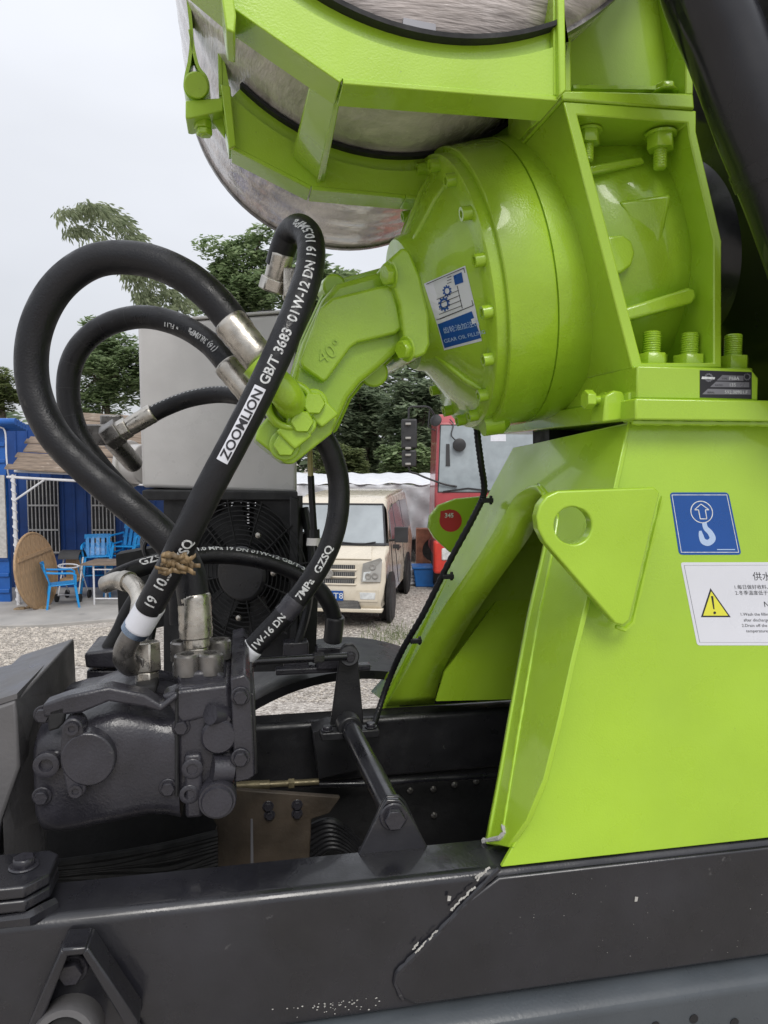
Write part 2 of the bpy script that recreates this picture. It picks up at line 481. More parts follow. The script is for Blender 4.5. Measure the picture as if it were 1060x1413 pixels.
for i in range(26):
    x = random.uniform(690, 1060); y = random.uniform(1200, 1330)
    c_ = pl(x, y, BN - o_ - 0.001); s_ = random.choice([.0005, .0006, .0008])
    mb.prism([c_ + U * s_, c_ + W * s_, c_ - U * s_, c_ - W * s_], N * -0.0008)
for (x, y) in [(878, 1240), (620, 1239)]:
    c_ = pl(x, y, BN - o_ - 0.001); mb.prism([c_ + U * .004 + W * .004, c_ - U * .003 + W * .006, c_ - U * .004 - W * .005, c_ + U * .002 - W * .005], N * -0.001)
mk('paint_chip', mb, 'chip', near_rail, kind='stuff')

# ---- slate main rail under it
mb = MB()
ZM = ZB - 0.006
mb.prism([T(A0, b, z) for b, z in [(BN - 0.045, ZM - .30), (BN - 0.045, ZM - 0.03), (BN - 0.03, ZM - 0.012), (BN + 0.02, ZM), (BN + 0.1, ZM), (BN + 0.1, ZM - .30)]], U * (A1 - A0))
main_rail = mk('chassis_rail', mb, 'slate', truck, bevel=0.008, seg=3, label='slate grey main chassis rail along the bottom edge')
for (x, y) in [(958, 1406), (1014, 1411), (905, 1416)]:
    mb = MB(); c_ = pl(x, y, BN - 0.047); mb.cyl(c_, c_ + N * 0.003, 0.010, n=16); mk('bolt_hole', mb, 'dull', main_rail)

# ---- far rails
mb = MB()
ZFB = pl(520, 1072, BF).z
mb.prism([T(A0, b, z) for b, z in [(BF, ZFB), (BF, ZT - .012), (BF + .012, ZT), (BF + 0.10, ZT), (BF + 0.10, ZFB)]], U * (A1 - A0))
far_rail = mk('subframe_rail', mb, 'black', truck, bevel=0.008, seg=3)
mb = MB(); mb.prism([T(A0, b, z) for b, z in [(BF + 0.02, ZFB - 0.42), (BF + 0.02, ZFB - .004), (BF + 0.1, ZFB - .004), (BF + 0.1, ZFB - 0.42)]], U * (A1 - A0))
far_main = mk('chassis_rail', mb, 'dull', truck, bevel=0.006)
for (x, y) in [(566, 1090), (598, 1088), (627, 1082), (657, 1077), (599, 1124)]:
    mb = MB(); c_ = pl(x, y, BF + 0.018); mb.lathe(c_, -N, [(0, .011), (.004, .011), (.010, .006), (.010, 0)], 12); mk('rivet', mb, 'nickel', far_main)
mb = MB()                                    # long thin tube along the far rail
mb.tube([pl(320, 1083, 2.27), pl(500, 1081, 2.27), pl(600, 1074, 2.28), pl(760, 1066, 2.28)], 0.011, 10)
mk('brake_pipe', mb, 'rail', truck, label='thin dark pipe running along the far frame rail')
mb = MB(); mb.tube([pl(326, 1084, 2.26), pl(372, 1082, 2.26)], 0.014, 12); mb.tube([pl(372, 1082, 2.26), pl(440, 1078, 2.26)], 0.010, 12)
mb.tube([pl(398, 1081, 2.26), pl(406, 1080.6, 2.26)], 0.016, 6)
mk('pipe_union', mb, 'brass', truck)
# dark fittings between the rails
mb = MB()
mb.prism([pl(x, y, 2.05) for x, y in [(265, 1085), (470, 1100), (455, 1122), (430, 1130), (424, 1260), (275, 1275), (282, 1190), (300, 1140)]], N * 0.02)
cm = mk('cross_plate', mb, 'rust', truck, bevel=0.003, label='brown stained steel cross plate between the rails')
mb = MB(); mb.prism([pl(x, y, 2.047) for x, y in [(346, 1130), (349, 1130), (350, 1200), (346, 1200)]], N * 0.003); mk('paint_run', mb, 'greyband', cm)
for (x, y) in [(370, 1112), (410, 1110), (372, 1124), (410, 1122)]:
    inst('hex_bolt', HB_K, cm, pl(x, y, 2.05), -N, scale=0.7)
mb = MB(); mb.box(T(-0.1, 1.95, ZT - 0.72), U * 1.6, N * 0.34, W * 0.16)
mk('drive_housing', mb, 'dull', truck, bevel=0.05)
mb = MB()
for k in range(9):
    p_ = [pl(60 + random.uniform(-8, 8), 1195 + k * 2.5, 1.95), pl(150, 1182 + k * 4 + random.uniform(-4, 4), 1.97), pl(230, 1165 + k * 6 + random.uniform(-4, 4), 2.0), pl(300, 1150 + k * 5, 2.02)]
    mb.tube(spline(p_, 6), 0.012, 8)
mk('wire_loom', mb, 'dull', truck, kind='stuff')
mb = MB()
for k in range(7):
    p_ = [pl(428, 1140 + k * 8, 2.12), pl(455, 1132 + k * 6, 2.1), pl(480, 1146 + k * 5, 2.1), pl(505, 1178 + k * 4, 2.12), pl(520, 1210, 2.14)]
    mb.tube(spline(p_, 6), 0.011, 8)
mk('cable_bundle', mb, 'black', truck, kind='stuff')

# ---- left sheet-metal box
mb = MB()
f_ = [pl(x, y, 1.62) for x, y in [(-80, 1000), (22, 966), (27, 1058), (2, 1130), (-20, 1220), (-80, 1240)]]
mb.prism(f_, N * 0.55)
lb = mk('engine_cover', mb, 'cover', truck, bevel=0.006, label='dark grey sheet metal cover at the left edge')
mb = MB()
tp = [pl(22, 966, 1.62), pl(78, 908, 2.05), pl(90, 948, 2.05), pl(48, 985, 1.72), pl(26, 1060, 1.64)]
mb.prism(tp, N * 0.01)
mb.prism([pl(-80, 946, 2.05), pl(76, 908, 2.05), pl(24, 964, 1.625), pl(-80, 997, 1.625)], W * 0.012)
mb.prism([pl(27, 1058, 1.63), pl(50, 975, 1.75), pl(62, 1120, 1.75), pl(58, 1260, 1.75), pl(8, 1230, 1.66), pl(4, 1130, 1.63)], N * 0.02)
mk('cover_lip', mb, 'cover', lb, bevel=0.004)

# ---- bolted clamp plate on the near rail, left
mb = MB()
q = [pl(-60, 1216, BN + .09), pl(76, 1195, BN + .09), pl(72, 1212, BN + .04), pl(52, 1240, BN - .005), pl(-60, 1262, BN - .005)]
zc = ZT + 0.045
aC = pl(66, 1232, BN + .02).dot(U)
q = [V((p.x, p.y, zc)) for p in [T(aC - .7, BN + .13, 0), T(aC - .02, BN + .13, 0), T(aC, BN + .11, 0), T(aC, BN + .04, 0), T(aC - .035, BN + .0, 0), T(aC - .7, BN + .0, 0)]]
mb.prism(q, W * 0.022)
mb.prism([p - W * 0.026 for p in q[:]], W * 0.022)
cp = mk('clamp_plate', mb, 'rail', truck, bevel=0.004, label='bolted clamp plate on top of the near rail')
inst('hex_bolt', HB_K, cp, pl(40, 1205, BN + .055).lerp(V((0, 0, 0)), 0) * 1 + W * 0, W, scale=1.2)
for o in [c for c in cp.children]:
    p_ = T(aC - .055, BN + .075, zc + 0.021); o.location = p_ - wloc(cp)
mb = MB(); weld(mb, [T(aC - .7, BN + .004, ZT + .004), T(aC - .03, BN + .004, ZT + .004), T(aC + .008, BN + .04, ZT + .006)], 0.013, 0.02); mk('weld_bead', mb, 'rail', cp)

# ---- spring hanger on the near rail, bottom left
mb = MB()
b_ = BN - 0.07
mb.prism([pl(x, y, BN - .012) for x, y in [(58, 1425), (82, 1305), (122, 1298), (200, 1425)]], N * 0.010)
mb.prism([pl(x, y, b_) for x, y in [(84, 1310), (120, 1307), (116, 1318), (86, 1321)]], N * 0.06)
mb.prism([pl(x, y, b_) for x, y in [(112, 1316), (121, 1307), (190, 1410), (188, 1440), (178, 1440), (172, 1416)]], N * 0.06)
mb.prism([pl(x, y, b_) for x, y in [(84, 1310), (94, 1318), (56, 1415), (40, 1440), (28, 1440), (40, 1410)]], N * 0.06)
sh = mk('shock_mount', mb, 'rail', truck, bevel=0.004, label='triangular welded shock absorber mount on the near rail')
inst('hex_bolt', HB_K, sh, pl(100, 1336, BN - .015), -N, scale=1.25)
mb = MB(); c_ = pl(100, 1412, BN - .01); ae = (-N + W * .30).normalized()
mb.lathe(c_, ae, [(0, .058), (.075, .058), (.083, .054), (.083, .043), (.05, .040), (.05, 0)], 32)
eye = mk('shock_eye', mb, 'cover', sh, label='worn grey shock absorber eye')
mb = MB(); mb.lathe(c_ + ae * .051, ae, [(0, .039), (.012, .037), (.012, .018), (.025, .016), (.025, 0)], 24); mk('shock_pin', mb, 'dull', sh)

# ---- shift linkage: rocker bracket, bearing, cross rod, foot bracket
mb = MB()
mb.prism([pl(x, y, 2.16) for x, y in [(470, 895), (476, 888), (487, 888), (493, 895), (502, 998), (456, 1000)]], N * 0.012)
mb.cyl(pl(482, 905, 2.13), pl(482, 905, 2.20), 0.030, n=24)
mb.prism([pl(x, y, 2.24) for x, y in [(455, 1000), (500, 1000), (505, 1060), (440, 1075), (432, 1010)]], N * 0.08)
rk = mk('rocker_bracket', mb, 'black', truck, bevel=0.003, label='upright black rocker arm bracket on the far rail')
inst('hex_bolt', HB_K, rk, pl(483, 906, 2.13), -N, scale=0.8)
mb = MB(); p1 = pl(482, 1002, 2.08); p2 = pl(543, 1122, 1.60)
mb.cyl(p1 + (p1 - p2) * 0.06, p2, 0.026, 0.030, n=20)
rod = mk('cross_rod', mb, 'rail', truck, label='dark grey cross rod sloping between the two rails')
mb = MB(); dr = (p2 - p1).normalized(); mb.lathe(p1 - dr * .03, dr, [(0, .036), (.05, .036)], 24)
mb.box(p1 - W * .018, U * .085, dr * .022, W * .012)
mb.prism([p1 + U * .085 - W * .03 - dr * .02, p1 + U * .085 - W * .006 - dr * .02, p1 + U * .06 - W * .006 - dr * .02, p1 + U * .06 - W * .03 - dr * .02], dr * .04)
bc = mk('bearing_cap', mb, 'black', rk, bevel=0.004)
for s_ in (-1, 1): inst('hex_bolt', HB_K, rk, p1 + U * .064 * s_ - W * .006, W, scale=0.8)
mb = MB()
mb.prism([pl(x, y, BN + .115) for x, y in [(528, 1112), (534, 1103), (552, 1103), (560, 1112), (594, 1176), (590, 1182), (494, 1192), (492, 1184)]], N * 0.012)
mb.prism([pl(x, y, BN + .205) for x, y in [(528, 1106), (534, 1098), (552, 1098), (560, 1106), (590, 1170), (494, 1180)]], N * 0.010)
mb.box(pl(543, 1182, BN + .16), U * .072, N * .05, W * .006)
fb = mk('foot_bracket', mb, 'rail', truck, bevel=0.003, label='triangular foot bracket bolted through the cross rod')
inst('hex_bolt', HB_K, fb, pl(543, 1126, BN + .115), -N, scale=1.35)
mb = MB(); mb.tube([pl(300, 915, 2.06), pl(345, 912, 2.08), pl(478, 905, 2.12)], 0.012, 12)
mb.tube([pl(300, 915, 2.06), pl(352, 912, 2.08)], 0.017, 12)
mb.tube([pl(432, 907, 2.10), pl(446, 906.5, 2.105)], 0.016, 6)
mk('control_rod', mb, 'rail', truck, label='thin black control rod reaching from the pump to the rocker')

# ---- far mudguard
mb = MB(); Rm = 0.74
ac = pl(490, 925, 2.5); ctr = V((ac.x, ac.y, ac.z - Rm))
vs_ = []; fs_ = []; k = 28
for j, (b, dr_) in enumerate([(0, 0), (0.0, -.03), (0.02, 0.0), (0.5, 0.0), (0.52, -.03), (0.5, -.012), (0.02, -.012)]):
    for i in range(k + 1):
        a = R(35) + R(110) * i / k
        vs_.append(ctr + N * b + (U * math.cos(a) + W * math.sin(a)) * (Rm + dr_))
order = [1, 0, 2, 3, 4, 5, 6]
for q_ in range(len(order)):
    j, j2 = order[q_], order[(q_ + 1) % len(order)]
    fs_ += [(j * (k + 1) + i, j * (k + 1) + i + 1, j2 * (k + 1) + i + 1, j2 * (k + 1) + i) for i in range(k)]
mb.add(vs_, fs_)
mk('mudguard', mb, 'guard', truck, label='glossy black mudguard arching behind the far rail')
mb = MB(); mb.box(pl(462, 905, 2.30), U * .06, N * .03, W * .035); mb.box(pl(408, 900, 2.35), U * .04, N * .03, W * .04); mb.box(pl(446, 922, 2.3), U * .15, N * .02, W * .01)
mks('valve_block', mb, 'pump', truck, bevel=0.005)

# ================================================================== pedestal
def face_pt(px, py): return on(px, py, NP0, NPn)
NP0 = T(0, BN + .004, ZT)
sl_ = (N * 0.10 + W * 0.95).normalized()
NPn = U.cross(sl_).normalized()
if NPn.dot(N) > 0: NPn = -NPn               # points at the camera side
ped = empty('drum_pedestal', T(0.75, 1.9, ZT) )
ped.parent = truck; ped.location = T(0.75, 1.9, ZT) - wloc(truck)
ped['label'] = 'lime green welded pedestal with an arched opening'
edge = [(868, 583), (858, 630), (848, 672), (830, 745), (812, 822), (790, 910), (772, 990), (762, 1040), (748, 1088), (730, 1130), (708, 1168), (692, 1194)]
pts = [face_pt(x, y) for x, y in edge]
zt_pl = pts[0].z
pts[-1].z = ZT + 0.002
e_ = V(pts[-1]); 
right = 2.35
def np_at(a, z):
    k_ = (z - ZT) / sl_.z
    return T(a, BN + .004, ZT) + sl_ * k_
pp = pts + [np_at(right, ZT + .002), np_at(right, zt_pl)]
mb = MB(); mb.prism(pp, -NPn * 0.012)
npl = mk('side_plate', mb, 'green', ped, bevel=0.002, label='large bright lime side plate carrying the blue and white stickers')
# front plate, leaning, with the arch
NB = pl(690, 1170, BN + .02); NT = face_pt(866, 588) - NPn * .004; FB = pl(536, 972, BF + .0)
NB.z = ZT; FB.z = ZT
FPn = (NT - NB).cross(FB - NB).normalized()
if FPn.dot(U) > 0: FPn = -FPn               # faces the front of the truck (left)
def fp(px, py): return on(px, py, NB, FPn)
outer = [fp(866, 585), fp(848, 668), fp(811, 818), fp(789, 908), fp(771, 990), fp(750, 1075), fp(726, 1132), fp(700, 1168), fp(672, 1163),
         fp(690, 1070), fp(708, 968), fp(730, 850), fp(748, 772), fp(757, 725), fp(759, 700), fp(753, 680), fp(742, 669), fp(724, 675), fp(709, 688), fp(695, 713), fp(658, 773), fp(607, 846), fp(565, 918), fp(534, 971),
         fp(511, 954), fp(545, 916), fp(571, 872), fp(625, 770), fp(673, 682), fp(700, 632), fp(708, 617)]
mb = MB(); mb.prism(outer, -FPn * 0.012)
fpl = mk('front_plate', mb, 'green', ped, bevel=0.002, label='lime front plate with a tall arched opening')
arch = outer[8:17]
lin = [p + FPn * 0.003 for p in spline(arch, 3)]
mb = MB()
back = -FPn * 0.10
mb.add(lin + [p + back for p in lin], [(i, i + 1, i + 1 + len(lin), i + len(lin)) for i in range(len(lin) - 1)])
ln = mk('arch_lining', mb, 'green', ped, ang=20)
fold = [(753, 680), (742, 669), (724, 675), (709, 688), (695, 713), (658, 773), (607, 846), (565, 918), (534, 971)]
innr = [(759, 690), (754, 684), (747, 700), (738, 725), (718, 758), (681, 809), (641, 869), (611, 922), (598, 968)]
f3 = [fp(*q_) + FPn * .003 for q_ in fold]
i3 = [pl(q_[0], q_[1], p.dot(N)) for q_, p in zip(innr, f3)]
f3, i3 = spline(f3, 4), spline(i3, 4)
mb = MB(); mb.add(f3 + i3, [(i, i + 1, i + 1 + len(f3), i + len(f3)) for i in range(len(f3) - 1)])
l2 = mk('arch_lining', mb, 'green', ped, ang=20)
l2.modifiers.new('solid', 'SOLIDIFY').thickness = 0.010
sm = ln.modifiers.new('solid', 'SOLIDIFY'); sm.thickness = 0.012; sm.offset = 0
mb = MB(); weld(mb, [fp(695, 1140), fp(716, 1010), fp(740, 870), fp(764, 752), fp(770, 712), fp(762, 682)], 0.004)
weld(mb, [p + NPn * .0 for p in pts[:-1]], 0.0035)
mk('weld_bead', mb, 'green', ped)
mb = MB(); weld(mb, [fp(668, 1160), fp(690, 1156), fp(697, 1148), fp(694, 1138)], 0.006); mk('weld_scar', mb, 'chip', ped)
# far side plate and rear plate (seen through the arch)
mb = MB()
aF0 = FB.dot(U); 
mb.prism([T(aF0 - .02, BF + .07, ZT + .004), T(aF0 + 1.6, BF + .07, ZT + .004), T(aF0 + 1.6, BF + .03, zt_pl), fp(705, 632) + U * .01 + N * .03], N * 0.012)
mk('side_plate', mb, 'green', ped, bevel=0.002)
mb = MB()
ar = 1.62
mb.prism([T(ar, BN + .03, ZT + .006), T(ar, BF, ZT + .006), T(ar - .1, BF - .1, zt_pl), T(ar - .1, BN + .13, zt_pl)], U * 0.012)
mk('rear_plate', mb, 'dull', ped)  # dull black instead of lime, painting in the shade behind the arch
mb = MB(); mb.box(T(1.1, 1.87, ZT - .55), U * .62, N * .35, W * .006); mk('light_block_plate', mb, 'dull', ped)  # added plate that blocks light from below the pedestal cavity
mb = MB(); mb.prism([pl(x, y, BF - .06) for x, y in [(602, 967), (614, 926), (690, 822), (760, 730), (800, 730), (800, 962)]], N * .010)
mk('inner_web', mb, 'green', ped)
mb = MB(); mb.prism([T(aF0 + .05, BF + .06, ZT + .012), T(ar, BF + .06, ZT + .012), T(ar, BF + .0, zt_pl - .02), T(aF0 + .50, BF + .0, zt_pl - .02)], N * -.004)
mk('cavity_shade', mb, 'dull', ped)  # black sheet standing in for the shade inside the arch
# cross-lock webs inside
mb = MB(); q0, q1, q2, q3 = fp(758, 715), fp(700, 705), fp(585, 935), fp(735, 830)
# top mounting plate
mb = MB()
za, zb_ = pl(890, 549, 1.44).z, pl(890, 579, 1.44).z
aL = pl(877, 560, 1.44).dot(U)
mb.prism([T(aL, 1.44, zb_), T(aL, 1.44, za), T(aL, 2.32, za), T(aL, 2.32, zb_)], U * (right - aL))
tpz = za
tplate = mk('mounting_plate', mb, 'green', ped, bevel=0.004)
mb = MB(); weld(mb, [T(aL + .005, 1.46, zb_ - .004), T(right, 1.46, zb_ - .004)], 0.006); mk('weld_bead', mb, 'green', ped)
# lip on the sloping top edge of the front plate
mb = MB(); a_, b_2 = fp(866, 583), fp(708, 618)
mb.prism([a_, b_2, b_2 - W * .012, a_ - W * .012], U * .85)
mk('top_deck', mb, 'green', ped)
mb = MB(); mb.prism([pl(x, y, 1.98) for x, y in [(758, 590), (850, 564), (850, 600), (758, 612)]], N * .12); mk('gap_shade_block', mb, 'dull', ped)  # added dark block, stands for the shaded gap under the gearbox
# lifting lugs
def circ(px, py, rx, ry, b, n=28): return [pl(px + rx * math.cos(6.2832 * i / n), py + ry * math.sin(6.2832 * i / n), b) for i in range(n)]
lug = [(770, 677), (904, 672), (911, 680), (869, 856), (860, 863), (849, 860), (752, 748), (743, 730), (741, 712), (745, 697), (755, 684)]
bl = BN - 0.012
mb = MB(); mb.plate([pl(x, y, bl) for x, y in lug], [circ(791, 725, 26, 26, bl)], N * 0.028)
# stand the lug on the leaning plate
lg = mk('lifting_lug', mb, 'green', ped, bevel=0.004, seg=3)
mb = MB(); weld(mb, [pl(x, y, bl + .029) for x, y in [(850, 864), (862, 868), (873, 858), (914, 684)]], 0.005); mk('weld_bead', mb, 'green', ped)
mb = MB(); lug2 = [(672, 684), (630, 688), (606, 697), (594, 712), (592, 728), (600, 742), (622, 762), (648, 768), (672, 740)]
mb.prism([pl(x, y, BF + .04) for x, y in lug2], N * .028)
lg2 = mk('lifting_lug', mb, 'green', ped, bevel=0.004, label='rounded far lifting lug with a red sticker')
mb = MB(); mb.prism([pl(622 + 15.5 * math.cos(6.2832 * i / 24), 718 + 15.5 * math.sin(6.2832 * i / 24), BF + .039) for i in range(24)], N * .001, 0)
mb.prism([pl(x, y, BF + .0388) for x, y in [(608, 705), (622, 702), (622, 718), (607, 722)]], N * .001, 0)
v2, f2 = text2d('345', .021, bold=.03); cx = pl(624, 716, BF + .0375)
mb.add([cx + U * (x - .026) + W * (y + .006) for x, y in v2], f2, 1)
mk('round_sticker', mb, ['red_ink', 'white_ink'], ped, smooth=False)
# jacking bolt and its block on the top plate edge
mb = MB()
mb.prism([pl(x, y, 1.50) for x, y in [(836, 545), (848, 538), (860, 540), (866, 552), (864, 578), (832, 582)]], N * .06)
mb.prism([pl(x, y, 1.48) for x, y in [(868, 540), (881, 540), (881, 582), (868, 582)]], N * .03)
jb = mk('jack_block', mb, 'green', ped, bevel=0.004)
mb = MB(); p_ = pl(846, 553, 1.53); mb.cyl(p_, pl(816, 551, 1.53), 0.010, n=12); mb.hexp(pl(846, 553, 1.53), -U, .020, .020); mb.hexp(pl(818, 551, 1.53), -U, .022, .020)
mk('jack_bolt', mb, 'green', ped, bevel=0.002)

# ---- stickers on the side plate
def fs(px, py, k): return face_pt(px, py) + NPn * (0.0006 * k)
def frame_px(mb, q, w_, k, m, f):
    """thin border line just inside a quad given in pixels"""
    c = (sum(p[0] for p in q) / 4, sum(p[1] for p in q) / 4)
    for i in range(len(q)):
        a, b = q[i], q[(i + 1) % len(q)]
        ia = (a[0] + (c[0] - a[0]) * w_, a[1] + (c[1] - a[1]) * w_); ib = (b[0] + (c[0] - b[0]) * w_, b[1] + (c[1] - b[1]) * w_)
        mb.add([f(*a, k), f(*b, k), f(*ib, k), f(*ia, k)], [(0, 1, 2, 3)], m)
mb = MB()
q = [(924, 679), (1005, 679), (1023, 765), (937, 765)]
def rnd(q, r=5):
    out = []
    n = len(q)
    for i in range(n):
        p, a, b = V(q[i]), V(q[i - 1]), V(q[(i + 1) % n])
        d1, d2 = (a - p).normalized() * r, (b - p).normalized() * r
        for t in (0, .33, .67, 1):
            out.append(tuple(p + d1 * (1 - t) ** 2 + d2 * t ** 2))
    return out
mb.prism([fs(x, y, .2) for x, y in rnd([(V(p)) for p in q])], NPn * .0006, 0)
qi = [(926.5, 682), (1003, 682), (1019.5, 762), (939.5, 762)]
frame_px(mb, qi, 0.022, 1.8, 1, fs)
def ringpx(mb, cx, cy, rx, ry, w_, k, m, f, n=32, sk=0.1):
    for i in range(n):
        a, b = 6.2832 * i / n, 6.2832 * (i + 1) / n
        g = lambda a, s: f(cx + (rx - s) * math.cos(a) + sk * (ry - s) * math.sin(a), cy + (ry - s) * math.sin(a), k)
        mb.add([g(a, 0), g(b, 0), g(b, w_), g(a, w_)], [(0, 1, 2, 3)], m)
ringpx(mb, 968, 706, 15.5, 15.5, 1.2, 1.8, 1, fs)
arr = [(967, 695), (978, 703), (973, 703), (975, 715.5), (966, 715.5), (963.5, 703), (958, 703)]
for i in range(7):
    a, b = V(arr[i]), V(arr[(i + 1) % 7]); d = (b - a).normalized(); nn = V((-d.y, d.x)) * .6
    mb.add([fs(*(a + nn), 1.9), fs(*(b + nn), 1.9), fs(*(b - nn), 1.9), fs(*(a - nn), 1.9)], [(0, 1, 2, 3)], 1)
hk = spline([V((971.5, 721, 0)), V((973.5, 728, 0)), V((980, 735, 0)), V((983, 743, 0)), V((977, 748.5, 0)), V((970, 746, 0)), V((967, 738, 0)), V((966, 732, 0))], 5)
hw = [3.2, 3.4, 3.8, 4.3, 4.3, 4.0, 3.2, 1.8]
for i in range(len(hk) - 1):
    t0, t1 = i / (len(hk) - 1) * 7, (i + 1) / (len(hk) - 1) * 7
    wf = lambda t: hw[int(min(t, 6.999))] * (1 - t % 1 if t < 7 else 0) + hw[min(int(t) + 1, 7)] * (t % 1 if t < 7 else 1)
    d0 = (hk[min(i + 1, len(hk) - 1)] - hk[max(i - 1, 0)]).normalized(); d1 = (hk[min(i + 2, len(hk) - 1)] - hk[i]).normalized()
    n0, n1 = V((-d0.y, d0.x, 0)) * wf(t0), V((-d1.y, d1.x, 0)) * wf(t1)
    mb.add([fs(*(hk[i] + n0).xy, 1.9), fs(*(hk[i + 1] + n1).xy, 1.9), fs(*(hk[i + 1] - n1).xy, 1.9), fs(*(hk[i] - n0).xy, 1.9)], [(0, 1, 2, 3)], 2)
def txt_px(mb, body, px, py, hpx, k, m, f, dirx=(1, 0), diry=(0.16, 1), wscale=1.0, align='LEFT'):
    v2, f2 = text2d(body, 1.0, align)
    mb.add([f(px + x * hpx * 1.35 * wscale * dirx[0] - y * hpx * 1.35 * diry[0], py + x * hpx * 1.35 * wscale * dirx[1] - y * hpx * 1.35 * diry[1], k) for x, y in v2], f2, m)
mb.add([fs(x, y, 1.8) for x, y in [(989, 757.2), (1014, 757.2), (1014.2, 758.4), (989.2, 758.4)]], [(0, 1, 2, 3)], 2)
mk('hook_sticker', mb, ['blue_ink', 'white_ink', 'ghost'], npl, smooth=False, label='blue lifting point sticker with white hook')
mb = MB()
q = [(939, 775.5), (1178, 775), (1200, 890), (962, 890)]
mb.prism([fs(x, y, .2) for x, y in rnd([V(p) for p in q], 4)], NPn * .0006, 0)
frame_px(mb, [(943.5, 779.5), (1175, 779), (1195, 886), (965, 886)], 0.004, 1.8, 1, fs)
tri = [(980, 811), (1008, 851), (967, 851)]
mb.add([fs(x, y, 1.9) for x, y in tri], [(0, 1, 2)], 1)
c_ = (985, 838); ti = [(c_[0] + (x - c_[0]) * .84, c_[1] + (y - c_[1]) * .84) for x, y in tri]
mb.add([fs(x, y, 2.5) for x, y in ti], [(0, 1, 2)], 2)
mb.add([fs(x, y, 3.2) for x, y in [(980.5, 822), (983.5, 822), (985.5, 840), (983.8, 840)]], [(0, 1, 2, 3)], 1)
mb.add([fs(985.6 + 2 * math.cos(i * .785), 845 + 2 * math.sin(i * .785), 3.2) for i in range(8)], [tuple(range(8))], 1)
txt_px(mb, '供水系统使用须知', 1039, 799.5, 9.5, 1.8, 1, fs)
txt_px(mb, '1.每日做好收料、输料后应及时清洗料斗', 1012.5, 812, 5.0, 1.8, 1, fs)
txt_px(mb, '2.冬季温度低于零度时，应将水箱内余水放尽', 1014.5, 820, 5.0, 1.8, 1, fs)
txt_px(mb, 'NOTICE', 1054, 837, 8.0, 1.8, 1, fs)
txt_px(mb, '1.Wash the filling hopper and the discharge', 1021, 849, 4.4, 1.8, 1, fs)
txt_px(mb, 'after discharged each time.', 1026, 857, 4.4, 1.8, 1, fs)
txt_px(mb, '2.Drain off the water tank when the', 1023.5, 864.5, 4.4, 1.8, 1, fs)
txt_px(mb, 'temperature is below zero.', 1029.5, 872, 4.4, 1.8, 1, fs)
mk('notice_sticker', mb, ['paper', 'black_ink', 'yellow_ink'], npl, smooth=False, label='white water system notice with yellow warning triangle')
# ================================================================== gear reducer and its bracket
G = (U * math.cos(R(12)) + W * math.sin(R(12))).normalized()
G0 = pl(616, 411, 1.92) + G * .026
red = empty('gear_reducer', V(G0)); red.parent = truck; red.location = G0 - wloc(truck)
red['label'] = 'lime green drum gear reducer with bolted round cover'
Rg = 0.365
mb = MB()
mb.lathe(G0, G, [(0.0, .30), (0.0, .3575), (.0025, .360), (.110, Rg), (.1135, Rg - .001), (.114, Rg - .006), (.117, Rg - .006), (.1175, Rg), (.24, Rg + .002), (.30, Rg + .002)], 96)
mk('ring_housing', mb, 'cast', red, ang=30)
mb = MB()
mb.lathe(G0, G, [(-.145, 0.0), (-.145, .165), (-.135, .172), (-.115, .176), (-.085, .215), (-.05, .272), (-.034, .292), (-.030, .300), (-.028, .343), (-.025, .3465), (.002, .3465)], 96)
cov = mk('end_cover', mb, 'cast', red, ang=42)
e1 = (W - G * W.dot(G)).normalized(); e2 = G.cross(e1)
for k in range(18):
    a = R(20 * k + 7)
    p_ = G0 + (e1 * math.cos(a) + e2 * math.sin(a)) * .324 - G * .0275
    inst('socket_bolt', CAP_G, red, p_, -G)
mb = MB()                                     # cast ribs on the cover
for a in (R(285), R(250), R(38), R(12), R(-25), R(150)):
    d = e1 * math.cos(a) + e2 * math.sin(a); s_ = G.cross(d) * .009
    q = [G0 - G * .125 + d * .16, G0 - G * .065 + d * .265, G0 - G * .03 + d * .305, G0 + d * .15]
    mb.prism([p - s_ for p in q], s_ * 2)
mks('cover_rib', mb, 'cast', red, bevel=0.005)
mb = MB()                                     # inspection lug at the lower rim
mb.lathe(G0 + (e1 * math.cos(R(168)) + e2 * math.sin(R(168))) * .352, G, [(-.02, .02), (-.02, .03), (.03, .034), (.05, .02)], 20); mk('drain_boss', mb, 'cast', red)
# rear dome that fills the bracket
mb = MB()
mb.lathe(G0, G, [(.14, .30), (.22, .372), (.36, .385), (.43, .378), (.475, .355), (.505, .31), (.525, .25), (.53, .15), (.62, .15)], 72)
dome = mk('rear_housing', mb, 'cast', red, ang=60)
# ---- bracket: a box of plates round the reducer
BB = 1.475
outer = [(777, 139), (961, 152), (961, 181), (996, 332), (996, 507), (872, 507)]
inner = [(797, 158), (949, 169), (951, 188), (985, 331), (985, 500), (886, 500)]
mb = MB(); mb.plate([pl(x, y, BB) for x, y in outer], [[pl(x, y, BB) for x, y in inner]], N * .78)
brk = mk('bracket_frame', mb, 'green', red, bevel=0.003, seg=2, label='box shaped lime bracket of thick plates around the reducer')
mb = MB()
bw = 1.93
mb.prism([pl(x, y, bw) for x, y in [(790, 150), (955, 160), (998, 330), (998, 515), (876, 515)]], N * .01)
mk('bracket_web', mb, 'green', red)
mb = MB()                                     # lower strut and upper rib in the recess
mb.prism([pl(x, y, 1.515) for x, y in [(862, 424), (950, 396), (960, 398), (962, 410), (955, 418), (866, 442)]], N * .28)
mk('bracket_rib', mb, 'cast', red, bevel=0.007, seg=3)
mb = MB()
mb.prism([pl(x, y, 1.55) for x, y in [(812, 228), (886, 214), (892, 224), (816, 240)]], N * .25)
mk('bracket_rib', mb, 'cast', red, bevel=0.005)
mb = MB()                                     # pointed cast gusset
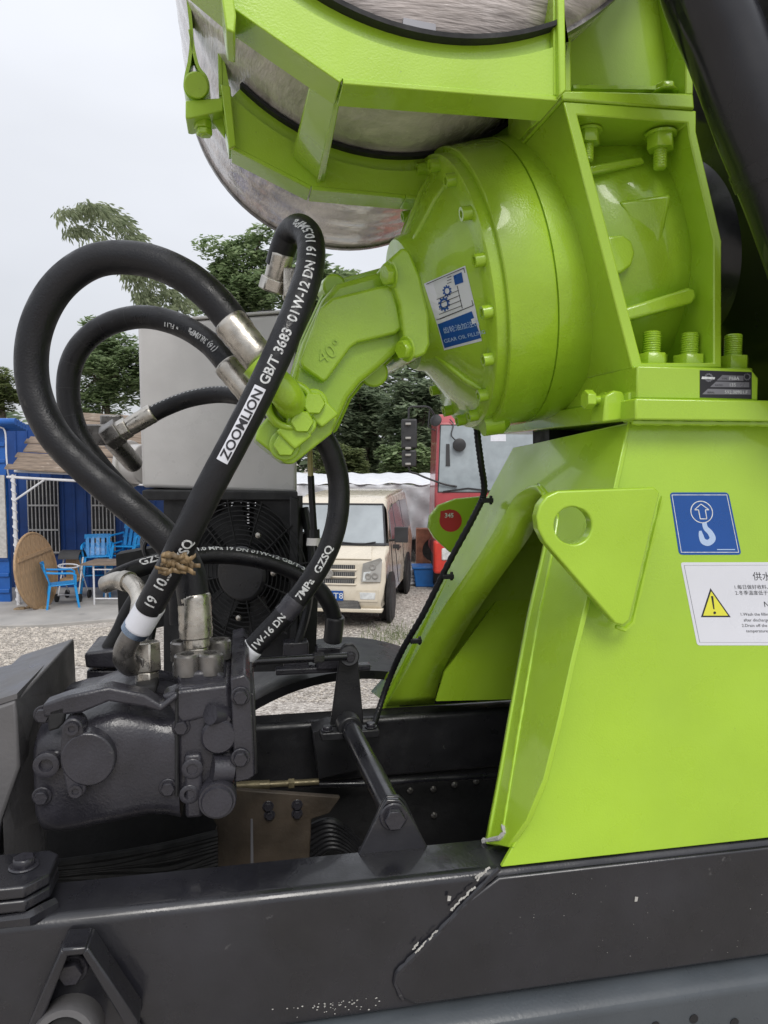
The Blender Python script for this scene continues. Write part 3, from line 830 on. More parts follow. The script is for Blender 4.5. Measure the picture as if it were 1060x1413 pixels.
q = [pl(850, 276, 1.60), pl(927, 264, 1.60), pl(926, 275, 1.585), pl(918, 345, 1.60), pl(907, 359, 1.62)]
q2 = [p + N * .12 for p in q]
mb.prism([pl(853, 278, 1.545), pl(926, 268, 1.520), pl(908, 356, 1.54)], None, ext2=[pl(848, 273, 1.75), pl(930, 258, 1.75), pl(904, 366, 1.75)])
mk('cast_gusset', mb, 'cast', red, bevel=0.008, seg=3)
mb = MB()
bs = [(838, 325), (860, 323), (872, 332), (877, 348), (872, 366), (858, 376), (846, 377)]
mb.prism([pl(x, y, 1.528) for x, y in bs], N * .1)
mk('cast_boss', mb, 'cast', red, bevel=0.006, seg=3)
# base flange with name plate
mb = MB()
bz1, bz0 = pl(960, 506, 1.455).z, tpz
aF = pl(879, 530, 1.455).dot(U); aE = pl(1047, 530, 1.455).dot(U)
mb.prism([T(aF, 1.455, bz0), T(aE, 1.455, bz0), T(aE, 1.455, bz1 - .02), T(aE - .02, 1.455, bz1), T(aF, 1.455, bz1)], N * .82)
mk('base_flange', mb, 'green', red, bevel=0.004)
for (x, y) in [(899, 497), (951, 499), (1011, 502)]:
    p_ = pl(x, y, 1.53); p_.z = bz1
    inst('stud_bolt', STUD_G, red, p_, W)
zi = pl(870, 164, BB).z
for (x, y, b, s_) in [(812, 172, 1.535, 1.0), (912, 178, 1.52, 1.15)]:
    p_ = pl(x, y, b); p_.z = zi - .002
    inst('stud_bolt', STUD_S, red, p_, -W, scale=s_)
mb = MB()
def npn(px, py, k): return pl(px, py, 1.455 - .0007 * k)
mb.prism([npn(x, y, 1.5) for x, y in [(966, 510.5), (1037.5, 513), (1037.5, 550), (966, 548)]], N * .0008, 0)
for i, (y0, x0, tx, x1) in enumerate([(517, 992, 'P68A', 1026), (526, 983, '135', 1034), (536, 972, '592.00901.F', 1036)]):
    mb.add([npn(x, y, 2.4) for x, y in [(x0 + 5, y0), (x1, y0 + 1), (x1, y0 + 8), (x0 - 3, y0 + 7.5)]], [(0, 1, 2, 3)], 1)
    txt_px(mb, tx, [1006, 1006, 1000][i], y0 + 6.8, 4.8, 3.2, 2, npn, diry=(0, 1))
    txt_px(mb, ['TYPE', 'RATIO', 'SERIAL'][i], x0 + 4, y0 + 6.2, 2.6, 3.2, 0, npn, diry=(0, 1))
for (gx, gy, gr) in [(978, 520.5, 6.2), (1031, 519.5, 5.2)]:
    for i in range(12):
        a0_, a1_ = 6.2832 * i / 12, 6.2832 * (i + .5) / 12
        for (aa, ab, ro) in ((a0_, a1_, gr), (a1_, 6.2832 * (i + 1) / 12, gr * .84)):
            mb.add([npn(gx + ro * math.cos(aa), gy + ro * math.sin(aa), 3.3), npn(gx + ro * math.cos(ab), gy + ro * math.sin(ab), 3.3), npn(gx + gr * .62 * math.cos(ab), gy + gr * .62 * math.sin(ab), 3.3), npn(gx + gr * .62 * math.cos(aa), gy + gr * .62 * math.sin(aa), 3.3)], [(0, 1, 2, 3)], 1)
mb.add([npn(x, y, 3.4) for x, y in [(969, 519), (987, 520), (986, 523), (968, 522.5)]], [(0, 1, 2, 3)], 2)
mk('name_plate', mb, ['black_ink', 'greyband', 'white_ink'], red, smooth=False, label='small black name plate with silver bands')

# ---- gear oil sticker on the cover: laid on the cone by projecting along its axis
apex_d, apex_r = -.085, .215
SR = (.275 - .215) / (-.045 + .085)           # radius gained per metre along the axis
def cone_pt(px, py, k):
    d = ray(px, py)
    lo_, hi_ = None, None
    best = None; tmin = 1.2
    f_prev = None
    prof = [(-.145, .172), (-.115, .176), (-.085, .215), (-.05, .272), (-.031, .296), (-.028, .343)]
    def g(t):
        p = C0 + d * t - G0; s = p.dot(G); r = (p - G * s).length
        for (s0, r0), (s1, r1) in zip(prof[:-1], prof[1:]):
            if s <= s1: break
        rs_ = r0 + (r1 - r0) * max(0, (s - s0)) / (s1 - s0)
        return r - rs_ if s > -.145 else 1.0
    t = 1.3; step = .004
    while t < 2.4:
        if g(t) < 0: break
        t += step
    a_, b_ = t - step, t
    for _ in range(18):
        m_ = (a_ + b_) / 2
        if g(m_) < 0: b_ = m_
        else: a_ = m_
    p = C0 + d * a_
    return p - ray(px, py).normalized() * (.0015 + .0008 * k)
mb = MB()
def grid(mb, q, k, m, n=5):
    """a sheet laid over the casting, bilinear in pixel space"""
    vs_ = []
    for j in range(n + 1):
        for i in range(n + 1):
            s, t = i / n, j / n
            x = (q[0][0] * (1 - s) + q[1][0] * s) * (1 - t) + (q[3][0] * (1 - s) + q[2][0] * s) * t
            y = (q[0][1] * (1 - s) + q[1][1] * s) * (1 - t) + (q[3][1] * (1 - s) + q[2][1] * s) * t
            vs_.append(cone_pt(x, y, k))
    mb.add(vs_, [(j * (n + 1) + i, j * (n + 1) + i + 1, (j + 1) * (n + 1) + i + 1, (j + 1) * (n + 1) + i) for j in range(n) for i in range(n)], m)
grid(mb, [(585, 391), (642, 366), (656, 424), (603, 447)], 0, 0)
grid(mb, [(603, 447), (656, 424), (665, 470), (613, 483)], 0, 0)
grid(mb, [(604, 447), (651, 429), (664, 466), (613.5, 480)], 1, 1)
def bar(mb, a, b, w_, k, m):
    a, b = V(a), V(b); d = (b - a).normalized(); nn = V((-d.y, d.x)) * w_ / 2
    mb.add([cone_pt(*(a + nn), k), cone_pt(*(b + nn), k), cone_pt(*(b - nn), k), cone_pt(*(a - nn), k)], [(0, 1, 2, 3)], m)
for a, b in [((588, 392), (640, 369.5)), ((640, 369.5), (653, 421)), ((588, 392), (603, 441)), ((603, 441), (653, 421)), ((597, 407), (607, 440)), ((631, 394), (638, 425)), ((607, 440), (638, 427))]:
    bar(mb, a, b, 1.0, 1.2, 2)
for i in range(4):
    bar(mb, (600 + i * 2, 414 + i * 6.5), (633 + i * 1.7, 400 + i * 7), .8, 1.2, 2)
for (gx, gy, gr) in [(613, 419, 9.5), (617, 401, 7.5)]:
    for i in range(10):
        for (aa, ab, ro) in ((6.2832 * i / 10, 6.2832 * (i + .5) / 10, gr), (6.2832 * (i + .5) / 10, 6.2832 * (i + 1) / 10, gr * .78)):
            mb.add([cone_pt(gx + r_ * .85 * math.cos(a_), gy + r_ * 1.1 * math.sin(a_), 1.6) for r_, a_ in ((ro, aa), (ro, ab), (gr * .5, ab), (gr * .5, aa))], [(0, 1, 2, 3)], 1)
grid(mb, [(625.5, 380), (637, 375), (639.5, 389), (628, 393)], 1.6, 1, 2)
for i in range(3): bar(mb, (617, 383 + i * 4), (623, 380.5 + i * 4), .8, 1.6, 2)
txt_px(mb, '齿轮油加注口', 612.5, 459.5, 7.0, 2.0, 3, cone_pt, dirx=(.93, -.22), diry=(.3, .95), wscale=.95)
txt_px(mb, 'GEAR OIL FILLING', 613.5, 473, 5.6, 2.0, 3, cone_pt, dirx=(.93, -.22), diry=(.3, .95), wscale=1.0)
grid(mb, [(650, 440), (655, 438), (657, 445), (652, 447)], 2.0, 0, 2)
mk('oil_sticker', mb, ['paper', 'blue_ink', 'black_ink', 'ghost'], red, smooth=False, label='white and blue gear oil filling sticker on the cover')

# ---- hydraulic motor
mo = empty('hydraulic_motor', pl(490, 480, 1.9)); mo.parent = truck; mo.location = pl(490, 480, 1.9) - wloc(truck)
mo['label'] = 'lime green bent hydraulic motor bolted to the reducer cover'
mb = MB()
body = [(445, 412), (464, 390), (530, 372), (552, 370), (566, 455), (558, 476), (523, 508), (498, 528), (482, 548), (472, 570), (462, 592), (444, 606), (398, 566), (402, 524), (418, 470)]
mb.prism([pl(x, y, 1.80) for x, y in body], N * .20)
bd = mk('motor_housing', mb, 'cast', mo, bevel=0.015, seg=3)
mb = MB()
panel = [(441, 425), (458, 410), (536, 391), (545, 396), (556, 452), (546, 460), (494, 472), (484, 479), (452, 523), (446, 527), (416, 506), (414, 498)]
mb.prism([pl(x, y, 1.765) for x, y in panel], N * .06)
mk('housing_panel', mb, 'cast', mo, bevel=0.007, seg=3)
mb = MB(); pr_ = [pl(x, y, 1.90) for x, y in body]
mb.tube([p for p in pr_[3:] + pr_[:3]], .007, 6, closed=True); mk('parting_line', mb, 'cast', mo)
mb = MB(); v2, f2 = text2d('40°', .046); c_ = pl(445, 503, 1.764); d1 = (U * .8 + W * .55).normalized(); d2 = (W * .8 - U * .55).normalized()
k = len(v2); mb.add([c_ + d1 * x + d2 * y for x, y in v2] , f2); mb.add([c_ + d1 * x + d2 * y + N * -.003 for x, y in v2], f2)
bb_ = MB()
edges = {}
for f in f2:
    for i in range(len(f)):
        e_ = (f[i], f[(i + 1) % len(f)]); kk = tuple(sorted(e_)); edges[kk] = None if kk in edges else e_
mb.add([], [])
for e_ in edges.values():
    if e_: mb.f.append((e_[0], e_[1], e_[1] + k, e_[0] + k)); mb.m.append(0)
mk('raised_lettering', mb, 'cast', mo, smooth=False)
mb = MB()
fl = [(526, 366), (536, 358), (556, 340), (566, 346), (580, 380), (592, 432), (594, 474), (588, 488), (574, 494), (562, 488), (558, 470), (552, 420), (540, 384)]
mb.prism([pl(x, y, 1.74) for x, y in fl], N * .36)
mk('motor_flange', mb, 'cast', mo, bevel=0.007, seg=3)
mb = MB(); mb.cyl(pl(516, 514, 1.86), pl(516, 514, 1.96), .036, n=24); mb.cyl(pl(462, 394, 1.86), pl(452, 402, 1.96), .03, n=20); mks('housing_boss', mb, 'cast', mo, bevel=.006)
inst('hex_bolt', HB_G, mo, pl(541, 378, 1.745), -N * .3 - G, scale=1.2)
inst('hex_bolt', HB_G, mo, pl(562, 481, 1.742), -N * .5 - G, scale=1.15)
mb = MB()                                      # port block
blk = [(408, 512), (470, 566), (462, 592), (448, 606), (436, 600), (444, 592), (404, 640), (394, 640), (352, 606), (356, 590), (378, 570), (392, 545)]
mb.prism([pl(x, y, 1.74) for x, y in [(400, 520), (466, 576), (458, 598), (405, 640), (394, 640), (352, 606), (356, 590), (380, 562)]], N * .24)
pbk = mk('port_block', mb, 'cast', mo, bevel=0.006, seg=3)
d1 = (pl(430, 560, 1.72) - pl(380, 600, 1.72)).normalized(); d2 = (pl(440, 600, 1.72) - pl(400, 560, 1.72)).normalized()
mb = MB()
cp_ = pl(400, 560, 1.73)
nrm = -N
prof_ring = [(0, .060), (.030, .058), (.034, .052), (.034, .042), (.0, .040)]
mb.lathe(cp_, nrm, prof_ring, 32)
for s_ in (-1, 1):
    mb.box(cp_ + d2 * .055 + d1 * .04 * s_ + nrm * .014, d1 * .026, d2 * .03, nrm * .014)
mk('clamp_flange', mb, 'cast', mo, bevel=0.006, seg=3)
mb = MB(); pth = [pl(404, 562, 1.74), pl(400, 552, 1.69), pl(392, 540, 1.665), pl(372, 520, 1.665), pl(352, 500, 1.665)]
mb.tube(spline(pth, 6), .036, 20); mk('port_pipe', mb, 'cast', mo)
for (x, y, s_) in [(432, 557, 1.3), (416, 582, 1.3), (393, 614, 1.35)]:
    inst('hex_bolt', HB_G, mo, pl(x, y, 1.735 if y > 600 else 1.71), -N, scale=s_)
mb = MB(); mb.box(pl(408, 392, 1.78), U * .03, N * .02, W * .035); mk('port_adapter', mb, 'zinc', mo, bevel=.004)

# ================================================================== tank cradle and tower above the bracket
tw = empty('tank_cradle', pl(780, 140, 1.5)); tw.parent = truck; tw.location = pl(780, 140, 1.5) - wloc(truck)
tw['label'] = 'lime green tank cradle of angled plates and an upright post'
mb = MB(); mb.prism([pl(x, y, 1.47) for x, y in [(776, 124), (957, 128), (959, 150), (775, 137)]], N * .45); mk('post_foot', mb, 'green', tw, bevel=.004)
mb = MB(); mb.prism([pl(x, y, 1.335) for x, y in [(768, -120), (778, -120), (782, 124), (772, 132)]], N * .14); mk('post_gusset', mb, 'green', tw, bevel=.003)
mb = MB(); mb.prism([pl(x, y, 1.47) for x, y in [(768, -120), (786, -120), (789, 126), (774, 126)]], N * .3); mk('post_flange', mb, 'green', tw, bevel=.003)
mb = MB(); mb.prism([pl(x, y, 1.47) for x, y in [(918, -120), (930, -120), (957, 60), (957, 130), (946, 130), (946, 60)]], N * .4); mk('post_flange', mb, 'green', tw, bevel=.003)
mb = MB(); mb.prism([pl(x, y, 1.54) for x, y in [(772, -120), (925, -120), (952, 60), (952, 126), (778, 126)]], N * .012); mk('post_web', mb, 'green', tw)
mb = MB(); weld(mb, [pl(790, 121, 1.53), pl(945, 123, 1.53)], .007); mk('weld_bead', mb, 'green', tw)
p_ = pl(918, 128, 1.50)
inst('hex_bolt', HB_G, tw, p_, W, scale=1.0)
# tank numbers: axis across the truck
RT = 0.53
ta = pl(481, 353, 2.83); tz = ta.z + RT; taa = ta.dot(U) - .04
def tk(ang, b, r): return T(taa + r * math.sin(ang), b, tz - r * math.cos(ang))
def saddle(b0, corners, amin, amax, lipw, th=.01):
    rng = range(amin, amax + 1, 3)
    arc = [tk(R(a), b0, RT + .042) for a in rng]
    outer_ = [pl(x, y, b0) for x, y in corners]
    mb = MB(); mb.prism(outer_ + list(reversed(arc)) if False else outer_ + arc[::-1], N * th)
    mk('saddle_web', mb, 'green', tw, smooth=True)
    mb = MB()
    for p, q_ in zip(outer_[:-1], outer_[1:]):
        d = (q_ - p).normalized(); up_ = N.cross(d)
        if up_.z < 0: up_ = -up_
        mb.prism([p - N * .002, q_ - N * .002, q_ - N * .002 - up_ * .01, p - N * .002 - up_ * .01], N * lipw)
    mk('saddle_flange', mb, 'green', tw, bevel=.002)
    mb = MB()
    a_in = [tk(R(a), b0 + .014, RT + .010) for a in rng]; a_out = [tk(R(a), b0 + .014, RT + .05) for a in rng]
    n_ = len(a_in)
    for i in range(n_ - 1):
        mb.prism([a_in[i], a_in[i + 1], a_out[i + 1], a_out[i]], N * lipw)
    mk('saddle_band', mb, 'green', tw)
    mb = MB()
    for i in range(n_ - 1):
        g = lambda a, r: tk(R(a), b0 - .01, r)
        a = amin + 3 * i
        mb.prism([g(a, RT + .002), g(a + 3, RT + .002), g(a + 3, RT + .0105), g(a, RT + .0105)], N * (lipw + .03))
    mk('rubber_strip', mb, 'dull', tw)
saddle(1.35, [(205, -200), (212, -90), (318, 0), (473, 108), (770, 132), (770, -40)], -62, 26, .085)
saddle(1.88, [(306, 60), (308, 132), (321, 200), (430, 256), (560, 268), (770, 280), (775, 190)], -42, 54, .085)
mb = MB()                                       # tie bar between the saddles
c1 = pl(452, 105, 1.43); c2 = pl(418, 240, 1.88)
for (x0, y0, x1, y1) in [(430, 104, 405, 214)]:
    p0, p1, p2, p3 = pl(430, 110, 1.435), pl(464, 130, 1.435), pl(442, 250, 1.876), pl(404, 216, 1.876)
    mb.prism([p0, p1, p2, p3], W * .010)
    mb.prism([p1, p2, p2 - W * .001 + U * .0 + W * .07, p1 + W * .07], U * .010)
mk('tie_bar', mb, 'green', tw, bevel=.002)
mb = MB(); p1, p2 = pl(462, 134, 1.44), pl(436, 252, 1.87)
mb.prism([p1 + U * .002, p2 + U * .002, p2 + W * .05 + U * .002, p1 + W * .05 + U * .002], U * .008); mk('tie_web', mb, 'green', tw)
# clamp lug and T-bolt at the left of the cradle
mb = MB()
mb.prism([pl(x, y, 1.86) for x, y in [(256, 138), (308, 134), (308, 152), (262, 163), (256, 162)]], N * .09)
mb.prism([pl(x, y, 1.90) for x, y in [(274, 142), (310, 140), (311, 190)]], N * .012)
mb.prism([pl(x, y, 1.855) for x, y in [(304, 115), (318, 118), (326, 200), (316, 205)]], N * .012)
mb.prism([pl(x, y, 1.33) for x, y in [(298, -60), (314, -60), (326, 20), (324, 45), (312, 40)]], N * .10)
mks('clamp_lug', mb, 'green', tw, bevel=.003)
mb = MB(); mb.cyl(pl(271, 117, 1.84), pl(271, 117, 1.94), .028, n=24); mb.cyl(pl(270, 128, 1.90), pl(284, 188, 1.90), .011, n=12)
mb.hexp(pl(280, 166, 1.90), -W, .022, .02); mb.hexp(pl(282, 178, 1.90), -W, .020, .015)
mk('strap_bolt', mb, 'green', tw, bevel=.003)
mb = MB()
th_ = .004
for (bq, w_) in [(1.88, .06)]:
    ps = spline([pl(238, -120, bq), pl(254, -40, bq), pl(264, 40, bq), pl(262, 80, bq), pl(257, 104, bq), pl(256, 122, bq), pl(264, 134, bq), pl(278, 134, bq), pl(287, 122, bq), pl(284, 106, bq), pl(272, 88, bq), pl(262, 40, bq)], 5)
    for a, b in zip(ps[:-1], ps[1:]):
        d = (b - a).normalized(); nn = N.cross(d).normalized() * th_
        mb.prism([a - nn, b - nn, b + nn, a + nn], N * w_)
mk('tank_strap', mb, 'green', tw, smooth=True)

# ---- the tank itself, wrapped in film
tank = empty('water_tank', T(taa, 2.1, tz - RT), 'big round water tank wrapped in plastic film, clamped in the green cradle', 'tank')
mb = MB()
def tprof(n=9):
    out = [(1.30, 0.0)]
    for i in range(1, n + 1):
        a = math.pi / 2 * i / n; out.append((1.42 - .12 * math.cos(a), RT * math.sin(a)))
    for k in range(1, 30): out.append((1.42 + (2.72 - 1.42) * k / 30, RT + .0025 * math.sin(k * 1.7)))
    for i in range(n + 1):
        a = math.pi / 2 * i / n; out.append((2.72 + .12 * math.sin(a), RT * math.cos(a)))
    return out
mb.lathe(T(taa, 0, tz), N, tprof(), 96)
mk('tank_shell', mb, 'tank', tank, ang=60)
mb = MB()
for b in (1.415, 2.715): mb.lathe(T(taa, b, tz), N, [(0, RT - .002), (0, RT + .006), (.025, RT + .006), (.025, RT - .002)], 96)
mks('tank_seam', mb, 'nickel', tank)
mb = MB(); q = [tk(R(-8), 1.405, RT + .006), tk(R(-1), 1.405, RT + .006), tk(R(-1), 1.405, RT - .03), tk(R(-8), 1.405, RT - .03)]
mb.prism(q, N * -.03); mk('adhesive_patch', mb, 'greyband', tank)

# ================================================================== mixer drum and fat drain pipe on the right
dr0 = G0 + G * .62
mb = MB()
mb.lathe(dr0, G, [(-.02, .20), (.05, .25), (.12, .60), (.20, .86), (.50, 1.02), (1.6, 1.25), (3.4, 1.3)], 72)
mk('mixer_drum', mb, 'glaze', truck, ang=30, label='huge glossy black mixing drum behind the bracket')
pa = [pl(935, -160, 1.30), pl(968, -20, 1.30), pl(1005, 70, 1.30), pl(1045, 180, 1.30), pl(1085, 280, 1.30), pl(1130, 420, 1.32), pl(1175, 560, 1.40), pl(1200, 640, 1.62), pl(1190, 690, 2.0)]
sp2 = spline(pa, 8)
mb = MB(); mb.tube(sp2, .072, 32)
pip = mk('drain_pipe', mb, 'glaze', truck, label='fat smooth black pipe crossing the upper right corner')
mb = MB(); j = int(len(sp2) * .42); mb.tube(sp2[j:j + 3], .0745, 32); mk('pipe_collar', mb, 'glaze', pip)
mb = MB()
for k in range(int(len(sp2) * .1), int(len(sp2) * .5)):
    pass
# ================================================================== hydraulic pump
pu = empty('hydraulic_pump', pl(190, 1100, 1.8)); pu.parent = truck; pu.location = pl(190, 1100, 1.8) - wloc(truck)
pu['label'] = 'dark grey cast hydraulic pump with two ports on top'
def loft(mb, st, n=48, ex=5.0, m=0):
    """superellipse sections along the truck axis: (px, py_top, py_bottom, b_near, b_far)"""
    vs_ = []
    for (x, y0, y1, b0, b1) in st:
        bc_ = (b0 + b1) / 2
        p0, p1 = pl(x, y0, bc_ - .04), pl(x, y1, bc_ - .04)
        c = (p0 + p1) / 2; c = c + N * (bc_ - c.dot(N)); a_ = pl(x, (y0 + y1) / 2, b0).dot(U); c = c + U * (a_ - c.dot(U))
        hz = (p0.z - p1.z) / 2; hb = (b1 - b0) / 2
        for j in range(n):
            t = 6.2832 * j / n; ct, st_ = math.cos(t), math.sin(t)
            vs_.append(c + N * hb * math.copysign(abs(ct) ** (2 / ex), ct) + W * hz * math.copysign(abs(st_) ** (2 / ex), st_))
    k = len(st); fs_ = []
    for i in range(k - 1):
        fs_ += [(i * n + j, i * n + (j + 1) % n, (i + 1) * n + (j + 1) % n, (i + 1) * n + j) for j in range(n)]
    fs_ += [tuple(reversed(range(n))), tuple(range((k - 1) * n, k * n))]
    mb.add(vs_, fs_, m)
mb = MB()
loft(mb, [(46, 985, 1108, 1.62, 1.98), (52, 972, 1118, 1.61, 2.0), (75, 966, 1120, 1.60, 2.0), (100, 962, 1116, 1.60, 2.0), (130, 952, 1108, 1.59, 2.0), (165, 946, 1102, 1.59, 2.0), (200, 952, 1096, 1.60, 2.0), (228, 958, 1096, 1.60, 2.0), (246, 958, 1100, 1.60, 2.0)])
mk('pump_housing', mb, 'pump', pu, ang=60)
mb = MB()
mb.prism([pl(x, y, 1.60) for x, y in [(244, 948), (318, 942), (324, 1000), (322, 1090), (316, 1106), (254, 1108), (246, 1096)]], N * .38)
mk('end_housing', mb, 'pump', pu, bevel=.010, seg=3)
mb = MB(); mb.tube([pl(244, y, 1.595) for y in (950, 1000, 1050, 1098)], .004, 6); mk('joint_seam', mb, 'dull', pu)
for (x, y) in [(312, 1050), (250, 1002), (310, 990), (58, 1098), (232, 1086), (60, 985)]: inst('hex_bolt', HB_K, pu, pl(x, y, 1.60), -N, scale=0.85)
mb = MB(); mb.prism([pl(x, y, 1.595) for x, y in [(244, 952), (316, 944), (318, 1000), (303, 1002), (286, 1000), (284, 990), (250, 1000), (222, 960)]], N * .06); mk('port_shoulder', mb, 'pump', pu, bevel=.010, seg=3)
mb = MB(); mb.prism([pl(x, y, 1.58) for x, y in [(58, 972), (92, 960), (150, 948), (200, 958), (222, 972), (244, 955), (246, 963), (222, 983), (200, 976), (150, 968), (112, 984), (60, 990)]], N * .05)
mk('housing_ridge', mb, 'pump', pu, bevel=.012, seg=3)
# cover plate with ears
def hull_circles(cs, n=20):
    pts = [(x + r * math.cos(6.2832 * i / n), y + r * math.sin(6.2832 * i / n)) for x, y, r in cs for i in range(n)]
    pts = sorted(set(pts))
    def half(ps):
        h = []
        for p in ps:
            while len(h) > 1 and (h[-1][0] - h[-2][0]) * (p[1] - h[-2][1]) - (h[-1][1] - h[-2][1]) * (p[0] - h[-2][0]) <= 0: h.pop()
            h.append(p)
        return h
    a = half(pts); b = half(pts[::-1]); return a[:-1] + b[:-1]
mb = MB()
n_ = 40; prof = []
for i in range(n_):
    t = 6.2832 * i / n_; prof.append((121 + 38 * math.cos(t), 1048 + 37 * math.sin(t)))
mb.prism([pl(x, y, 1.565) for x, y in prof], N * .05)
mb.prism([pl(x, y, 1.566) for x, y in hull_circles([(100, 1006, 15), (105, 1088, 14), (93, 1045, 10)])], N * .05)
cv = mk('cover_plate', mb, 'pump', pu, bevel=.004, seg=2)
for (x, y) in [(100, 1004), (105, 1090)]: inst('socket_bolt', cap_mesh('socket_bolt', .013, .008, 'pump'), pu, pl(x, y, 1.566), -N)
mb = MB()
for s_, x, y in [(1, 66, 1052), (.85, 266, 1057), (.8, 262, 1092)]:
    c_ = pl(x, y, 1.598); mb.lathe(c_, -N, [(0, .026 * s_), (.014, .026 * s_), (.016, .022 * s_), (.016, .014 * s_), (.006, .012 * s_), (.006, 0)], 22)
mks('plug', mb, 'pump', pu)
mb = MB(); mb.prism([pl(x, y, 1.60) for x, y in [(54, 1040), (84, 1034), (86, 1062), (58, 1066)]], N * .05); mb.prism([pl(x, y, 1.585) for x, y in [(254, 1042), (278, 1040), (280, 1128), (256, 1130)]], N * .08); mks('plug_boss', mb, 'pump', pu, bevel=.007)
mb = MB(); c_ = pl(300, 1104, 1.56); mb.lathe(c_, -N, [(-.06, .040), (0, .040), (.004, .038), (.004, .034), (.012, .031), (.012, 0)], 28); mk('end_plug', mb, 'pump', pu)
mb = MB(); mb.lathe(pl(302, 1016, 1.586), -N, [(-.05, .038), (0, .038), (.006, .033), (.006, 0)], 24); mb.cyl(pl(290, 985, 1.58), pl(318, 983, 1.62), .022, n=16); mb.cyl(pl(292, 1060, 1.59), pl(320, 1060, 1.60), .03, n=18); mks('valve_boss', mb, 'pump', pu)
mb = MB(); mb.prism([pl(x, y, 1.58) for x, y in [(66, 980), (92, 972), (88, 998), (80, 1006), (66, 1010)]], N * .02); mk('casting_pocket', mb, 'dull', pu, bevel=.005)
mb = MB()                                        # thick mounting flange
mb.prism([pl(x, y, 1.58) for x, y in [(318, 936), (338, 930), (346, 940), (352, 1070), (344, 1076), (324, 1080)]], N * .46); mk('mounting_flange', mb, 'pump', pu, bevel=.004, seg=2)
for (y) in (960, 1045): inst('hex_bolt', HB_K, pu, pl(332, y, 1.578), -N, scale=0.9)
mb = MB(); mb.prism([pl(x, y, 1.62) for x, y in [(345, 955), (352, 957), (356, 1068), (350, 1070)]], N * .40); mk('adapter_ring', mb, 'black', pu, bevel=.004)
# port tower with four cap screws
mb = MB(); mb.prism([pl(x, y, 1.64) for x, y in [(244, 928), (300, 924), (312, 934), (312, 960), (246, 962)]], N * .22); mk('port_tower', mb, 'pump', pu, bevel=.008)
capk = MB(); capk.lathe(V((0, 0, 0)), W, [(0, .029), (.042, .029), (.046, .025), (.046, .015), (.03, .014), (.03, 0)], 20); CAPK = piece_mesh('cap_screw', capk, 'nickel')
zt = pl(270, 930, 1.66).z
for (x, b) in [(259, 1.665), (291, 1.665), (253, 1.79), (303, 1.79)]:
    p_ = pl(x, 930, b); p_.z = zt
    inst('cap_screw', CAPK, pu, p_, W)
mb = MB()
cx = pl(272, 912, 1.73)
mb.lathe(V((cx.x, cx.y, zt - .02)), W, [(0, .055), (.03, .055), (.034, .048), (.034, 0)], 28)
mk('split_flange', mb, 'nickel', pu, bevel=.003)
mb = MB(); mb.prism([pl(x, y, 1.67) for x, y in [(182, 950), (214, 944), (216, 950), (212, 965), (184, 970)]], N * .07); mk('small_port', mb, 'dull', pu, bevel=.006)
# dark boxes behind the pump
mb = MB(); mb.prism([pl(x, y, 2.15) for x, y in [(116, 905), (118, 900), (182, 893), (186, 915), (184, 922), (118, 922)]], N * .2)
mb.prism([pl(x, y, 2.17) for x, y in [(119, 924), (184, 924), (186, 975), (119, 980)]], N * .18)
fbx = mk('filter_box', mb, 'pump', truck, bevel=.008, seg=3, label='small dark box with a lid behind the pump')
mb = MB(); mb.tube(spline([pl(150, 895, 2.2), pl(165, 870, 2.2), pl(176, 845, 2.2), pl(188, 825, 2.2)], 5), [.022] * 16, 10); mk('filter_spout', mb, 'dull', fbx)

# ================================================================== oil cooler
oc = empty('oil_cooler', pt(310, 900, 2.6)); oc.parent = truck; oc.location = pt(310, 900, 2.6) - wloc(truck)
oc['label'] = 'grey oil cooler tank above a black fan radiator'
tl, tr = 2.66, 2.44
q = [pt(190, 447, tl), pt(407, 431, tr), pt(410, 681, tr), pt(196, 672, tl)]
ex_ = (q[1] - q[0]).normalized(); nb = W.cross(ex_).normalized()
if nb.y < 0: nb = -nb
back_ = V((q[1].x - .06, q[1].y, 0)).normalized() * .30
mb = MB(); mb.prism(q, back_); mk('oil_tank', mb, 'cooler', oc, bevel=.014, seg=4)
mb = MB(); mb.prism([q[0] + W * .002 - nb * .004, q[1] + W * .002 - nb * .004, q[1] + W * .012 - nb * .004, q[0] + W * .012 - nb * .004], back_ * 1.03); mk('tank_rim', mb, 'cooler', oc, bevel=.003)
mb = MB(); c_ = pt(200, 640, 2.78); mb.cyl(c_, c_ - ex_ * .09, .075, n=28); mb.cyl(c_ - ex_ * .06, c_ - ex_ * .075, .09, n=28); mk('tank_port', mb, 'cooler', oc, bevel=.004)
mb = MB(); mb.prism([pt(354, 428, 2.5), pt(374, 426, 2.5), pt(374, 433, 2.5), pt(354, 434, 2.5)], nb * .05); mk('breather_cap', mb, 'dull', oc, bevel=.003)
# fan unit
tf = 2.50
def fx(px, py, d=0.0):
    p0 = pt(300, 800, tf + .02); nn = nb
    return on(px, py, p0 + nb * d, nn)
mb = MB()
mb.plate([fx(x, y) for x, y in [(226, 684), (412, 684), (414, 925), (226, 930)]], [[fx(328 + 84 * math.cos(6.2832 * i / 40), 796 + 112 * math.sin(6.2832 * i / 40)) for i in range(40)]], nb * .03)
mk('fan_shroud', mb, 'dull', oc, bevel=.004)
mb = MB(); mb.prism([fx(x, y, -.03) for x, y in [(400, 684), (412, 690), (412, 740), (410, 925), (400, 925)]], back_)
mb.prism([fx(x, y, -.02) for x, y in [(196, 676), (411, 678), (411, 690), (196, 690)]], back_); mks('radiator_frame', mb, 'dull', oc, bevel=.004)
cf = fx(338, 790, -.01)
ux, uz = ex_, W
rp = (fx(412, 796) - fx(328, 796)).length
mb = MB()
